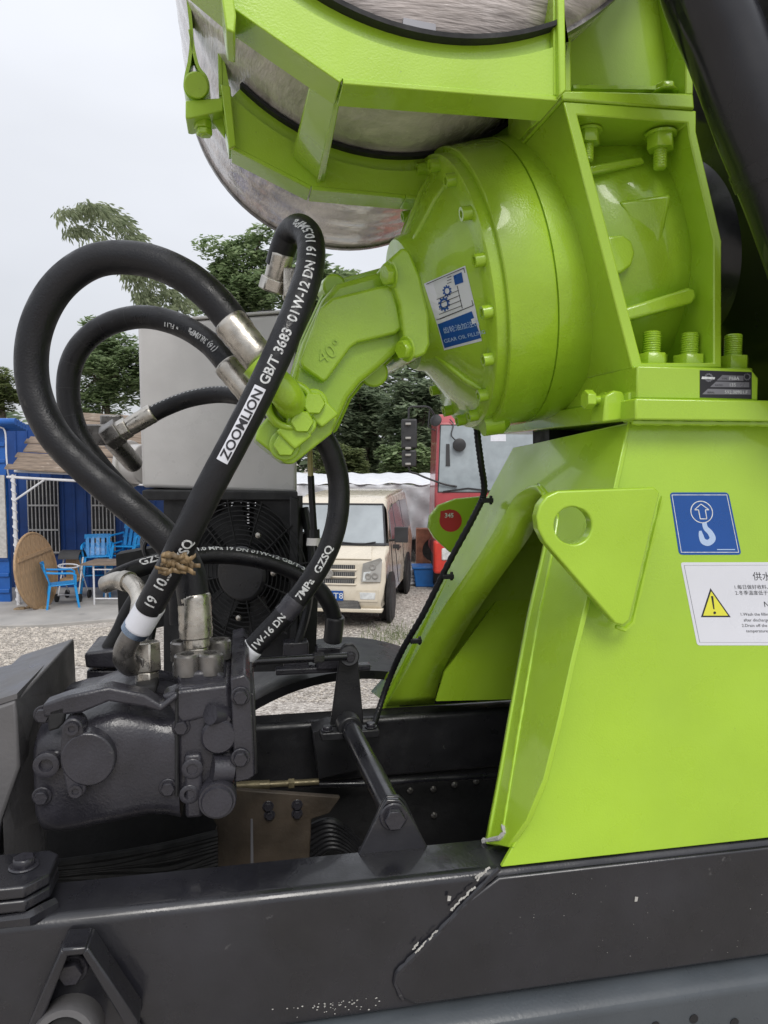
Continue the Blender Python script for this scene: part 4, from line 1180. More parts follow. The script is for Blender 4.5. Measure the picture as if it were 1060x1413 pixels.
for k in range(1, 12):
    rr_ = rp * (.30 + .068 * k); mb.tube([cf - nb * .02 + (ux * math.cos(6.2832 * i / 48) + uz * math.sin(6.2832 * i / 48)) * rr_ * (1, 1.28)[0] for i in range(48)], .0022, 5, closed=True)
for k in range(12):
    a = 6.2832 * k / 12 + .2; d = ux * math.cos(a) + uz * math.sin(a); mb.tube([cf - nb * .022 + d * rp * .3, cf - nb * .022 + d * rp * 1.1], .0028, 5)
mk('fan_guard', mb, 'dull', oc)
mb = MB()
for k in range(7):
    a = 6.2832 * k / 7 + .35; d = ux * math.cos(a) + uz * math.sin(a); s_ = nb.cross(d)
    mb.prism([cf + nb * .05 + d * rp * .25 - s_ * .03, cf + nb * .05 + d * rp * 1.02 - s_ * .06, cf + nb * .085 + d * rp * 1.02 + s_ * .07, cf + nb * .08 + d * rp * .25 + s_ * .03], nb * .004)
mks('fan_blade', mb, 'dull', oc)
mb = MB(); mb.lathe(cf, -nb, [(-.08, .095), (.02, .095), (.03, .085), (.03, 0)], 32); mk('fan_motor', mb, 'black', oc, bevel=.003)
for (x, y) in [(330, 764), (378, 790), (357, 738), (330, 852)]:
    mb = MB(); c_ = fx(x, y, -.04); mb.lathe(c_, -nb, [(0, .011), (.006, .009), (.009, 0)], 10); mk('rivet', mb, 'zinc', oc)
mb = MB()
# radiator core: closed lower part, open slots near the top right that let daylight through
x0, x1 = 226, 412
mb.prism([fx(x, y, .13) for x, y in [(x0, 735), (x1, 735), (x1, 925), (x0, 925)]], nb * .05)
mb.prism([fx(x, y, .13) for x, y in [(x0, 690), (300, 690), (300, 735), (x0, 735)]], nb * .05)
y = 690
while y < 735:
    mb.prism([fx(300, y, .13), fx(x1, y, .13), fx(x1, y + 2.6, .13), fx(300, y + 2.6, .13)], nb * .01); y += 4
for x in range(300, 412, 11):
    mb.prism([fx(x, 690, .135), fx(x + 6, 690, .135), fx(x + 6, 735, .135), fx(x, 735, .135)], nb * .01)
mk('radiator_core', mb, 'dull', oc)
mb = MB(); mb.prism([pl(x, y, 2.5) for x, y in [(414, 750), (438, 746), (440, 800), (436, 905), (416, 905)]], back_ * .3)
mb.cyl(pl(412, 721, 2.44), pl(420, 721, 2.44), .022, n=16)
mks('side_bracket', mb, 'dull', oc, bevel=.004)
mb = MB(); mb.prism([pl(x, y, 2.7) for x, y in [(160, 765), (240, 750), (240, 860), (165, 880)]], N * .1); mk('rear_panel', mb, 'dull', oc)
mb = MB()
for k in range(4): mb.tube([pt(212 + (13 + k) * math.cos(6.2832 * i / 24), 757 + (16 + k) * math.sin(6.2832 * i / 24) - 3 * k, 2.3 + .02 * k) for i in range(24)], .007, 6, closed=True)
mks('cable_coil', mb, 'rubber', oc)
for k, q_ in enumerate([[(232, 740, 2.3), (214, 775, 2.25), (204, 830, 2.2), (198, 880, 2.15)], [(240, 745, 2.3), (222, 800, 2.24), (212, 860, 2.2), (205, 900, 2.15)], [(420, 700, 2.42), (430, 770, 2.4), (424, 840, 2.38), (408, 896, 2.36)]]):
    mb = MB(); mb.tube(spline([pt(*a) for a in q_], 6), .008 + .003 * k, 8); mk('loose_wire', mb, 'rubber', oc)

# ================================================================== hoses
def hose(name, px, rpx, label, step=9, n=24):
    """px: (x, y, depth) list; radius in photograph pixels at the mean depth"""
    path = spline([pt(*p) for p in px], step)
    r = rpx / FPX * (sum(p[2] for p in px) / len(px))
    e = empty(name, min(path, key=lambda p: p.z), label, 'hose', 'black hydraulic hoses around the motor and pump')
    mb = MB(); mb.tube(path, r, n); mk('hose_tube', mb, 'rubber', e, ang=80)
    return e, path, r
def arc_at(path, px, py):
    """arc length at the point of the path nearest a pixel"""
    best, bs = 1e9, 0; s = 0
    for i, p in enumerate(path):
        if i: s += (p - path[i - 1]).length
        d = p - C0; z = d.dot(FWD); x = 530 + d.x / z * FPX; y = 706 - d.dot(UPV) / z * FPX
        e = (x - px) ** 2 + (y - py) ** 2
        if e < best: best, bs = e, s
    return bs
def wrap(mb, body, path, r, s0, size, m=0, flip=False, phi0=0.0, lift=.0012, width=1.0, boxed=False):
    """lettering rolled onto the hose; reads along the path (or against it when flipped)"""
    cum = [0]
    for a, b in zip(path[:-1], path[1:]): cum.append(cum[-1] + (b - a).length)
    def place(x, y, k=1.0):
        s = s0 + (-x if flip else x) * width
        s = max(0, min(cum[-1] - 1e-5, s)); i = 0
        while i < len(cum) - 2 and cum[i + 1] < s: i += 1
        t = (s - cum[i]) / (cum[i + 1] - cum[i]); c = path[i].lerp(path[i + 1], t)
        ta_ = (path[min(i + 2, len(path) - 1)] - path[max(i - 1, 0)]).normalized()
        if flip: ta_ = -ta_
        out = (C0 - c); out = (out - ta_ * out.dot(ta_)).normalized(); left = out.cross(ta_)
        ph = phi0 + y / r
        return c + (out * math.cos(ph) + left * math.sin(ph)) * (r + lift * k)
    v2, f2 = text2d(body, size, bold=.022)
    if not v2: return
    h = size * .36
    if boxed:
        xa, xb = min(x for x, y in v2) - size * .25, max(x for x, y in v2) + size * .25
        nn = 24
        g = [[place(xa + (xb - xa) * i / nn, -h * 1.35 + h * 2.7 * j / 6, .4) for j in range(7)] for i in range(nn + 1)]
        vs_ = [p for row in g for p in row]
        mb.add(vs_, [(i * 7 + j, (i + 1) * 7 + j, (i + 1) * 7 + j + 1, i * 7 + j + 1) for i in range(nn) for j in range(6)], 1)
    mb.add([place(x, y - h, 1.2) for x, y in v2], f2, m)
def letter(e, *a, **k):
    mb = MB(); wrap(mb, *a, **k); return mk('hose_lettering', mb, ['worn_ink', 'paper', 'black_ink'], e, smooth=False)
def sleeve(e, name, a, b, ra, rb=None, mt='zinc', ribs=0, label=None):
    mb = MB(); d = (b - a); L_ = d.length; d = d / L_
    rb = rb or ra
    prof = [(0, ra * .93), (.003, ra)]
    for k in range(1, 9): prof.append((L_ * k / 9, ra + (rb - ra) * k / 9 + (ra * .03 if (k % 2 and ribs) else 0)))
    prof += [(L_ - .003, rb), (L_, rb * .93)]
    mb.lathe(a, d, prof, 32); return mk(name, mb, mt, e, ang=40, label=label)
def nut(e, a, b, r, mt='zinc'):
    mb = MB(); mb.hexp(a, b - a, r, (b - a).length); return mk('hex_nut', mb, mt, e, bevel=r * .1)

# H1: the big loop
e, p, r = hose('hydraulic_hose', [(338, 468, 1.66), (300, 418, 1.66), (255, 380, 1.66), (195, 357, 1.67), (130, 360, 1.68), (78, 398, 1.69), (48, 460, 1.70), (46, 530, 1.71), (72, 595, 1.71), (118, 645, 1.71), (172, 692, 1.71), (225, 738, 1.72), (258, 782, 1.73), (269, 835, 1.73)], 22.5, 'thickest black hose, sweeping the largest loop at left', step=10, n=32)
sleeve(e, 'crimp_sleeve', pt(316, 443, 1.655), pt(360, 497, 1.655), 24.5 / FPX * 1.66, 23 / FPX * 1.66, ribs=1)
sleeve(e, 'sleeve_neck', pt(358, 494, 1.655), pt(374, 515, 1.66), 18 / FPX * 1.66, 15 / FPX * 1.66)
sleeve(e, 'crimp_sleeve', pt(268, 818, 1.73), pt(271, 880, 1.73), 22 / FPX * 1.73, 22.5 / FPX * 1.73, ribs=1)
sleeve(e, 'sleeve_neck', pt(271, 879, 1.73), pt(272, 893, 1.73), 18 / FPX * 1.73)
sleeve(e, 'sleeve_neck', pt(272, 892, 1.73), pt(272, 915, 1.73), 16 / FPX * 1.73)
# H2: second loop
e, p, r = hose('hydraulic_hose', [(345, 540, 1.80), (318, 506, 1.82), (285, 470, 1.86), (240, 445, 1.90), (190, 437, 1.93), (140, 452, 1.95), (105, 487, 1.96), (94, 535, 1.97), (104, 590, 1.98), (135, 640, 1.99), (180, 690, 2.0), (225, 735, 2.0), (245, 790, 2.0), (250, 860, 2.0)], 15.8, 'black hose looping just inside the thickest hose', step=10)
sleeve(e, 'crimp_sleeve', pt(312, 502, 1.79), pt(352, 551, 1.78), 18.5 / FPX * 1.8, 17.5 / FPX * 1.8, ribs=1)
sleeve(e, 'sleeve_neck', pt(350, 549, 1.78), pt(362, 566, 1.78), 16 / FPX * 1.8)
mb = MB(); letter(e, '(16) 38.0MPa', p, r, arc_at(p, 304, 494), .020, phi0=.1, width=1.0); letter(e, '▪ FL11', p, r, arc_at(p, 258, 457), .016, phi0=.35, width=1.2)
mb = MB(); 
for i in range(34, 100, 1):
    if i % 7 == 0: mb.tube([p[i] + (p[i + 1] - p[i]) * k for k in (0, .12)], r * 1.012, 20, caps=False)
mks('wrap_line', mb, 'black', e)
# H3: short hose to the left fitting
e, p, r = hose('hydraulic_hose', [(196, 580, 2.12), (225, 564, 2.12), (262, 550, 2.10), (305, 544, 2.06), (345, 551, 2.0), (378, 572, 1.95), (395, 600, 1.93)], 11.8, 'short black hose with a dashed white line along its top edge', step=9)
sleeve(e, 'crimp_sleeve', pt(212, 569, 2.12), pt(176, 590, 2.12), 13.2 / FPX * 2.12, 12.5 / FPX * 2.12, ribs=1)
nut(e, pt(178, 588, 2.12), pt(164, 596, 2.12), 15 / FPX * 2.12)
nut(e, pt(166, 593, 2.12), pt(146, 606, 2.12), 19 / FPX * 2.12, 'nickel')
mb = MB(); mb.box(pt(140, 600, 2.16), U * .04, N * .04, W * .03); mb.cyl(pt(150, 600, 2.2), pt(185, 640, 2.4), .03, n=14); mb.box(pt(155, 582, 2.2), U * .03, N * .03, W * .02); mk('hose_adapter', mb, 'nickel', e, bevel=.005)
mb = MB(); L3 = arc_at(p, 370, 560); s = .02
while s < L3: wrap(mb, '-', p, r, s, .022, phi0=1.15, width=.9); s += .013
mk('dashed_line', mb, 'white_ink', e, smooth=False, kind='stuff')
# H6: low arching hose across the fan
e, p, r = hose('hydraulic_hose', [(152, 806, 1.95), (160, 797, 1.96), (200, 781, 2.02), (250, 770, 2.1), (310, 766, 2.16), (370, 775, 2.18), (420, 796, 2.2), (450, 825, 2.22), (462, 858, 2.25), (460, 880, 2.26)], 12, 'low black hose arching right across the front of the fan', step=9)
mb = MB(); tp_ = spline([pt(146, 806, 1.95), pt(165, 800, 1.92), (pt(184, 806, 1.88)), pt(194, 824, 1.84), pt(192, 848, 1.80), pt(186, 866, 1.78)], 6)
mb.tube(tp_, 12.5 / FPX * 1.9, 20); mb.tube(tp_[8:11], 14.5 / FPX * 1.9, 20); mk('bent_fitting', mb, 'zinc', e)
sleeve(e, 'crimp_sleeve', pt(463, 850, 2.24), pt(459, 884, 2.26), 13 / FPX * 2.25, mt='black')
mb = MB(); letter(e, 'GZSQ', p, r, arc_at(p, 190, 784), .028, phi0=.6, width=1.2); letter(e, '1.0 MPa 19 DN 01W-12 GB/T 3683', p, r, arc_at(p, 272, 768), .022, phi0=1.0, width=1.1)
# H5: hose at right of the van-side gap
e, p, r = hose('hydraulic_hose', [(335, 908, 1.90), (362, 880, 1.90), (392, 848, 1.90), (425, 806, 1.90), (452, 760, 1.90), (466, 712, 1.90), (467, 662, 1.90), (456, 622, 1.88), (440, 594, 1.86), (425, 575, 1.86)], 15, 'black hose crossing in front of the beige van', step=10)
sleeve(e, 'crimp_sleeve', pt(350, 892, 1.895), pt(322, 922, 1.90), 15.5 / FPX * 1.9, 14 / FPX * 1.9, mt='paper')
mb = MB(); letter(e, '1W-16 DN', p, r, arc_at(p, 349, 892), .024, width=1.05); letter(e, '7MPa', p, r, arc_at(p, 411, 825), .025, width=1.1); letter(e, 'GZSQ', p, r, arc_at(p, 437, 787), .025, width=1.15)
mb = MB(); i0 = min(range(len(p)), key=lambda i: (p[i] - pt(393, 847, 1.90)).length); mb.tube([p[i0 + k] + V((random.uniform(-.001, .001),) * 3) for k in range(6)], [r * random.uniform(1.03, 1.1) for k in range(6)], 18); mk('tape_wrap', mb, 'pump', e)
# H4: lettered hose in front
e, p, r = hose('hydraulic_hose', [(206, 838, 1.60), (220, 812, 1.58), (238, 778, 1.56), (262, 728, 1.54), (290, 672, 1.53), (322, 612, 1.52), (356, 546, 1.52), (388, 478, 1.53), (412, 420, 1.55), (428, 368, 1.58), (428, 330, 1.62), (414, 314, 1.66), (400, 322, 1.70), (391, 342, 1.72), (384, 366, 1.74)], 19.5, 'front black hose carrying white capitals and a white lettered box', step=10, n=32)
mb = MB()
letter(e, 'ZOOMLION', p, r, arc_at(p, 313, 628), .0255, m=2, width=1.1, boxed=True, phi0=.12)
letter(e, 'GB/T 3683  01W-12 DN 19 10.5MPa', p, r, arc_at(p, 363, 533), .0275, width=1.0, phi0=.08)
letter(e, '19  10.5', p, r, arc_at(p, 211, 828), .030, width=1.0, phi0=.1)
letter(e, 'GZSQ', p, r, arc_at(p, 241, 772), .030, width=.85, phi0=-.3)
sleeve(e, 'crimp_sleeve', pt(390, 348, 1.72), pt(380, 386, 1.75), 16.5 / FPX * 1.73, 16 / FPX * 1.73)
nut(e, pt(381, 384, 1.75), pt(376, 402, 1.76), 21 / FPX * 1.75)
sleeve(e, 'crimp_sleeve', pt(210, 832, 1.60), pt(190, 866, 1.62), 20.5 / FPX * 1.6, 20 / FPX * 1.6, mt='paper', label='white labelled crimp sleeve')
mb = MB(); tp_ = spline([pt(193, 860, 1.62), pt(180, 880, 1.63), pt(172, 897, 1.64), pt(172, 910, 1.65), pt(181, 918, 1.68), pt(194, 913, 1.72)], 6)
mb.tube(tp_, 15 / FPX * 1.64, 24); mk('elbow_pipe', mb, 'nickel', e)
mb = MB(); a_, b_ = pt(191, 863, 1.62), pt(185, 872, 1.625); mb.lathe(a_, b_ - a_, [(0, 20 / FPX * 1.62), (.018, 19.5 / FPX * 1.62)], 28); mk('blue_collar', mb, mat('collar_steel', (.25, .33, .45), .2, metal=.9), e)
nut(e, pt(204, 925, 1.70), pt(202, 885, 1.70), 19 / FPX * 1.7); nut(e, pt(203, 946, 1.70), pt(203, 925, 1.70), 17 / FPX * 1.7)
nut(e, pt(186, 916, 1.68), pt(200, 908, 1.71), 17 / FPX * 1.7, 'nickel')
# torn tape where the hoses cross
mb = MB(); c_ = pt(236, 776, 1.51)
for k in range(16):
    a = random.uniform(-.5, .7); d = (V((1, 0, 0)) * math.cos(a) + W * math.sin(a) * random.choice((1, .6)))
    p0 = c_ + V((random.uniform(-.03, .0), random.uniform(-.012, .01), random.uniform(-.02, .02)))
    ps = [p0 + d * (.013 * i) + V((0, 0, -.0012 * i * i * random.uniform(.2, 1.0))) + V((random.uniform(-.003, .003), random.uniform(-.004, .004), random.uniform(-.003, .003))) for i in range(random.randint(3, 6))]
    for a_, b_ in zip(ps[:-1], ps[1:]):
        w_ = W * random.uniform(.003, .007); mb.add([a_ - w_, b_ - w_, b_ + w_, a_ + w_], [(0, 1, 2, 3)])
tt = mk('torn_tape', mb, 'tape', None, label='torn brown tape stuck where the lettered hose crosses the thick hose', cat='tape')
tt.modifiers.new('s', 'SOLIDIFY').thickness = .0012
# thin drain tube in front of the van
e = empty('drain_tube', pt(436, 750, 2.0), 'thin drain tube, yellow above and black below, in front of the van windscreen', 'tube')
mb = MB(); mb.tube(spline([pt(429, 600, 1.95), pt(428, 630, 1.95), pt(429, 660, 1.96)], 5), .0075, 10); mk('clear_tube', mb, mat('amber_tube', (.42, .36, .16), .3), e)
mb = MB(); mb.tube(spline([pt(429, 656, 1.96), pt(431, 695, 1.97), pt(434, 738, 1.98)], 5), .009, 10); mb.cyl(pt(434, 730, 1.98), pt(434.5, 745, 1.98), .014, n=8); mk('black_tube', mb, 'rubber', e)
mb = MB(); mb.cyl(pt(435, 742, 1.98), pt(435, 752, 1.98), .022, .024, n=14); mk('tube_cap', mb, 'cooler', e)
# ribbed cable down the pedestal
e = empty('corrugated_cable', pl(516, 1000, 2.2), 'black ribbed cable tied down the far leg of the pedestal', 'cable')
pth = spline([pl(657, 560, 1.95), pl(659, 600, 2.0), pl(664, 640, 2.02), pl(668, 678, 2.05), pl(655, 710, 2.07), pl(620, 775, 2.12), pl(585, 845, 2.18), pl(556, 895, 2.23), pl(538, 935, 2.27), pl(524, 975, 2.26), pl(516, 1002, 2.2)], 14)
mb = MB(); mb.tube(pth, [.0105 if i % 2 else .0088 for i in range(len(pth))], 10); mk('cable_sheath', mb, 'rubber', e)
for (x, y, b) in [(672, 690, 2.05), (618, 795, 2.13), (574, 884, 2.2)]:
    mb = MB(); c_ = pl(x, y, b); mb.box(c_, U * .018, N * .008, W * .007); mb.cyl(c_ + U * .012 - W * .012, c_ + U * .012 + W * .014, .005, n=8); mk('cable_tie', mb, 'rubber', e, bevel=.002)
# ================================================================== background materials
def leafmat(name, c1, c2):
    m = bpy.data.materials.new(name); m.use_nodes = True; t = m.node_tree; L = t.links
    p = t.nodes['Principled BSDF']; p.inputs['Roughness'].default_value = .55; p.inputs['Specular IOR Level'].default_value = .3
    c = t.nodes.new('ShaderNodeTexCoord'); n = t.nodes.new('ShaderNodeTexNoise'); n.inputs['Scale'].default_value = 1.1; n.inputs['Detail'].default_value = 4
    L.new(c.outputs['Object'], n.inputs['Vector'])
    g = t.nodes.new('ShaderNodeNewGeometry')
    ad = t.nodes.new('ShaderNodeMath'); ad.operation = 'MULTIPLY_ADD'; ad.inputs[1].default_value = .55
    L.new(g.outputs['Random Per Island'], ad.inputs[0]); L.new(n.outputs['Fac'], ad.inputs[2])
    mr_ = t.nodes.new('ShaderNodeMapRange'); mr_.inputs['From Min'].default_value = .4; mr_.inputs['From Max'].default_value = 1.1
    L.new(ad.outputs[0], mr_.inputs['Value'])
    mx = t.nodes.new('ShaderNodeMix'); mx.data_type = 'RGBA'; mx.inputs[6].default_value = (*c1, 1); mx.inputs[7].default_value = (*c2, 1)
    L.new(mr_.outputs[0], mx.inputs[0]); L.new(mx.outputs[2], p.inputs['Base Color'])
    tr_ = t.nodes.new('ShaderNodeBsdfTranslucent'); L.new(mx.outputs[2], tr_.inputs['Color'])
    ms = t.nodes.new('ShaderNodeMixShader'); ms.inputs[0].default_value = .5
    L.new(p.outputs[0], ms.inputs[1]); L.new(tr_.outputs[0], ms.inputs[2]); L.new(ms.outputs[0], t.nodes['Material Output'].inputs[0])
    return m
M['leaf'] = leafmat('leaf_green', (.15, .22, .10), (.38, .47, .25))
M['leaf_dark'] = leafmat('leaf_dark', (.11, .155, .095), (.35, .42, .27))
M['leaf_bamboo'] = leafmat('leaf_bamboo', (.15, .19, .10), (.36, .40, .25))
M['leaf_bright'] = leafmat('leaf_bright', (.10, .14, .05), (.25, .29, .13))
M['bark'] = mat('bark', (.09, .075, .055), .85, var=.3, nscale=8, bump=.6, bscale=20)
M['gravel_near'] = mat('gravel_stone', (.46, .42, .37), .85, var=.5, nscale=14, bump=.8, bscale=40)
M['concrete'] = mat('concrete', (.36, .345, .325), .8, var=.14, nscale=2.5, bump=.3, bscale=50, spot=(.26, .25, .24), spot_amt=.35, spot_scale=3)
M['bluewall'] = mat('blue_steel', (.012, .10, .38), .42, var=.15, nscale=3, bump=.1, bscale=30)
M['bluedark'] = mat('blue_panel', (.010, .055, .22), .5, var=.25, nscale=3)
M['board'] = mat('weathered_board', (.21, .16, .12), .8, var=.4, nscale=5, bump=.4, bscale=30, stretch=(1, 6, 6), spot=(.42, .36, .30), spot_amt=.4, spot_scale=5)
M['bamboo_mat'] = mat('bamboo_plank', (.36, .235, .13), .55, var=.3, nscale=9, bump=.3, bscale=40, stretch=(6, 6, 1))
M['whitepipe'] = mat('white_pipe', (.62, .62, .64), .5, var=.12, nscale=8, spot=(.35, .30, .25), spot_amt=.15, spot_scale=12)
M['bluechair'] = mat('blue_plastic', (.012, .26, .62), .38, var=.08)
M['bar'] = mat('window_bar', (.45, .44, .42), .55, var=.2, nscale=20)
M['dark_in'] = mat('dark_window', (.03, .03, .032), .4, var=.3)
M['beige'] = mat('van_beige', (.62, .555, .445), .28, var=.05, nscale=4, coat=.5, spot=(.45, .40, .31), spot_amt=.06, spot_scale=1.2, rvar=.08)
M['tyre'] = mat('tyre_rubber', (.028, .027, .027), .85, var=.3, nscale=14, bump=.5, bscale=50)
M['alloy'] = mat('wheel_grey', (.34, .33, .31), .45, metal=.4, var=.15)
M['trim'] = mat('black_trim', (.028, .028, .030), .5, var=.2)
M['lamp'] = mat('lamp_glass', (.62, .64, .64), .12, var=.25, nscale=18, coat=1.0, bump=.5, bscale=40)
M['vglass'] = mat('van_glass', (.42, .46, .48), .05, var=.2, nscale=2, alpha=.72, coat=1.0, rvar=.02)  # pale base colour stands in for sky reflected in the windscreen
M['sglass'] = mat('side_glass', (.11, .105, .125), .18, var=.25, nscale=2, coat=1.0, rvar=.02)
M['seat'] = mat('seat_cloth', (.45, .43, .39), .9, var=.1)
M['redcab'] = mat('cab_red', (.40, .065, .075), .32, var=.1, nscale=3, coat=.5, rvar=.08)
M['tarp'] = mat('silver_tarp', (.50, .51, .53), .38, var=.18, nscale=2.5, bump=.4, bscale=9, spot=(.62, .63, .65), spot_amt=.4, spot_scale=3, soft=(3, .9))
M['tarp_top'] = mat('white_tarp', (.72, .73, .76), .55, var=.08, bump=.3, bscale=12, soft=(3, .5))
M['brick'] = mat('red_brick', (.27, .12, .075), .85, var=.35, nscale=9, bump=.5, bscale=30)
M['crate'] = mat('blue_crate', (.012, .13, .42), .45, var=.15)

# ------------------------------------------------------------------ ground
def groundmat():
    m = bpy.data.materials.new('gravel_ground'); m.use_nodes = True; t = m.node_tree; L = t.links
    p = t.nodes['Principled BSDF']; p.inputs['Roughness'].default_value = .9
    c = t.nodes.new('ShaderNodeTexCoord')
    vo = t.nodes.new('ShaderNodeTexVoronoi'); vo.inputs['Scale'].default_value = 26; L.new(c.outputs['Object'], vo.inputs['Vector'])
    v2_ = t.nodes.new('ShaderNodeTexVoronoi'); v2_.inputs['Scale'].default_value = 55; L.new(c.outputs['Object'], v2_.inputs['Vector'])
    sp = t.nodes.new('ShaderNodeSeparateColor'); L.new(vo.outputs['Color'], sp.inputs[0])
    s2 = t.nodes.new('ShaderNodeSeparateColor'); L.new(v2_.outputs['Color'], s2.inputs[0])
    av = t.nodes.new('ShaderNodeMath'); av.operation = 'ADD'; L.new(sp.outputs[0], av.inputs[0]); L.new(s2.outputs[0], av.inputs[1])
    mr_ = t.nodes.new('ShaderNodeMapRange'); mr_.inputs['From Max'].default_value = 2; L.new(av.outputs[0], mr_.inputs['Value'])
    cr = t.nodes.new('ShaderNodeValToRGB'); cr.color_ramp.elements[0].color = (.22, .19, .165, 1); cr.color_ramp.elements[1].color = (.66, .61, .55, 1)
    cr.color_ramp.elements[0].position = .1; cr.color_ramp.elements[1].position = .85
    L.new(mr_.outputs[0], cr.inputs[0])
    n = t.nodes.new('ShaderNodeTexNoise'); n.inputs['Scale'].default_value = .55; n.inputs['Detail'].default_value = 5; L.new(c.outputs['Object'], n.inputs['Vector'])
    mx = t.nodes.new('ShaderNodeMix'); mx.data_type = 'RGBA'; mx.blend_type = 'MULTIPLY'; mx.inputs[0].default_value = .7
    g = t.nodes.new('ShaderNodeMapRange'); g.inputs['From Min'].default_value = .3; g.inputs['From Max'].default_value = .7; g.inputs['To Min'].default_value = .62; g.inputs['To Max'].default_value = 1.15
    L.new(n.outputs['Fac'], g.inputs['Value']); L.new(cr.outputs[0], mx.inputs[6]); L.new(g.outputs[0], mx.inputs[7]); L.new(mx.outputs[2], p.inputs['Base Color'])
    b = t.nodes.new('ShaderNodeBump'); b.inputs['Strength'].default_value = .9; b.inputs['Distance'].default_value = .03
    L.new(vo.outputs['Distance'], b.inputs['Height']); L.new(b.outputs[0], p.inputs['Normal'])
    return m
M['gravel'] = groundmat()
mb = MB(); mb.add([V((-400, -60, 0)), V((400, -60, 0)), V((400, 900, 0)), V((-400, 900, 0))], [(0, 1, 2, 3)])
mk('ground', mb, 'gravel', None, smooth=False, kind='structure')
# loose stones in the patches that show
st0 = []
for k in range(5):
    st0.append([V((random.uniform(.6, 1.1) * x, random.uniform(.6, 1.1) * y, random.uniform(.5, .9) * z)) for x, y, z in [(1, 0, 0), (-1, 0, 0), (0, 1, 0), (0, -1, 0), (0, 0, 1), (0, 0, -1)]])
of = [(0, 2, 4), (2, 1, 4), (1, 3, 4), (3, 0, 4), (2, 0, 5), (1, 2, 5), (3, 1, 5), (0, 3, 5)]
mb = MB()
for k in range(9000):
    if random.random() < .7: px, py = random.uniform(-40, 190), random.uniform(866, 918)
    else: px, py = random.uniform(350, 570), random.uniform(868, 968)
    c_ = gnd(px, py); s_ = random.uniform(.008, .024); q_ = random.uniform(0, 6.28); cs, sn = math.cos(q_), math.sin(q_)
    mb.add([V((c_.x + s_ * (v.x * cs - v.y * sn), c_.y + s_ * (v.x * sn + v.y * cs), s_ * (v.z + .25))) for v in random.choice(st0)], of)
mk('loose_gravel', mb, 'gravel_near', None, smooth=False, kind='stuff', label='loose pale gravel on the yard', cat='gravel')
# grass tufts on the gravel in front of the van
mb = MB()
for k in range(900):
    px, py = random.gauss(545, 22), random.gauss(878, 9)
    c_ = gnd(px, py); a = random.uniform(0, 6.28); h = random.uniform(.02, .09); d = V((math.cos(a), math.sin(a), 0)); s_ = V((-d.y, d.x, 0)) * .004
    mb.add([c_ - s_, c_ + s_, c_ + d * h * .5 + W * h], [(0, 1, 2)])
mk('grass_tuft', mb, 'leaf_bright', None, smooth=False, kind='stuff', label='sparse grass growing in the gravel', cat='grass')
# concrete apron before the blue house
mb = MB(); q = [gnd(-260, 872), gnd(60, 866), gnd(150, 858), gnd(215, 858), gnd(230, 800), gnd(-260, 800)]
mb.prism([p + W * .05 for p in q], W * -.06); mk('concrete_apron', mb, 'concrete', None, bevel=.01, kind='structure')

# ------------------------------------------------------------------ blue house on the left
TB = 13.6                                     # depth of the back wall
hs = empty('blue_house', pt(60, 838, 13.2) * 1, 'blue steel clad house with a brown board awning, left background', 'house')
hs.location.z = 0; WL[hs.name] = V(hs.location)
zc_ = .05
def bw(px, z, y=TB): p = pt(px, 700, y); return V((p.x, y, z))
mb = MB(); x0, x1 = bw(-120, 0).x, bw(262, 0).x
mb.bx(x0, x1, TB, TB + .1, 0, 3.05)
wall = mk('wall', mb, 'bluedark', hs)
mb = MB(); x = x0
while x < x1:                                 # pressed ribs of the wall sheets
    mb.prism([V((x, TB, .06)), V((x + .05, TB, .06)), V((x + .04, TB - .018, .06)), V((x + .01, TB - .018, .06))], W * 2.9); x += .21
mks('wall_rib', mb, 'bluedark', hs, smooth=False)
def window(pxa, pxb, pya, pyb):
    a, b = pt(pxa, pya, TB - .05), pt(pxb, pyb, TB - .05)
    m_ = MB(); m_.bx(a.x, b.x, TB - .03, TB - .005, b.z, a.z); wd = mk('window', m_, 'dark_in', hs)
    n_ = int((b.x - a.x) / .062)
    bm_ = MB(); bm_.bx(-.008, .008, -.008, .008, -.5 * (a.z - b.z), .5 * (a.z - b.z)); me = piece_mesh('window_bar', bm_, 'bar')
    for i in range(n_ + 1):
        inst('window_bar', me, wd, V((a.x + (b.x - a.x) * i / n_, TB - .06, (a.z + b.z) / 2)), W)
    for z in (b.z + .02, a.z - .35 * (a.z - b.z), a.z - .68 * (a.z - b.z)):
        m_ = MB(); m_.bx(a.x, b.x, TB - .085, TB - .068, z, z + .03); mk('cross_bar', m_, 'bar', wd)
window(38, 80, 662, 765); window(126, 157, 662, 765)
# front corner panel and roof edge on the far left
mb = MB(); a, b = pt(-60, 580, 12.2), pt(8, 580, 12.2)
x = a.x; k = 0
top_z = pt(0, 590, 12.2).z
mb.bx(a.x, pt(9, 700, 12.2).x, 12.2, 12.26, .05, top_z)
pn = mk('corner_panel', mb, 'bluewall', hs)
mb = MB()
for k in range(11): mb.bx(a.x, pt(9, 700, 12.2).x, 12.17, 12.2, .2 + k * .27, .27 + k * .27)
mks('panel_rib', mb, 'bluewall', hs, bevel=.01)
mb = MB(); p_ = pt(0, 740, 12.15); mb.bx(p_.x - .4, pt(7, 740, 12.15).x, 12.13, 12.16, pt(0, 770, 12.15).z, pt(0, 655, 12.15).z); mk('side_window', mb, 'bar', hs)
mb = MB()
for k in range(5):
    z = pt(0, 582, 12.1).z + .0
    mb.cyl(V((a.x - .5, 12.0 + .09 * k, z - .02 * k)), V((pt(25, 580, 12).x, 12.0 + .09 * k, z - .02 * k)), .055, n=12)
mks('roof_edge', mb, 'bluewall', hs)
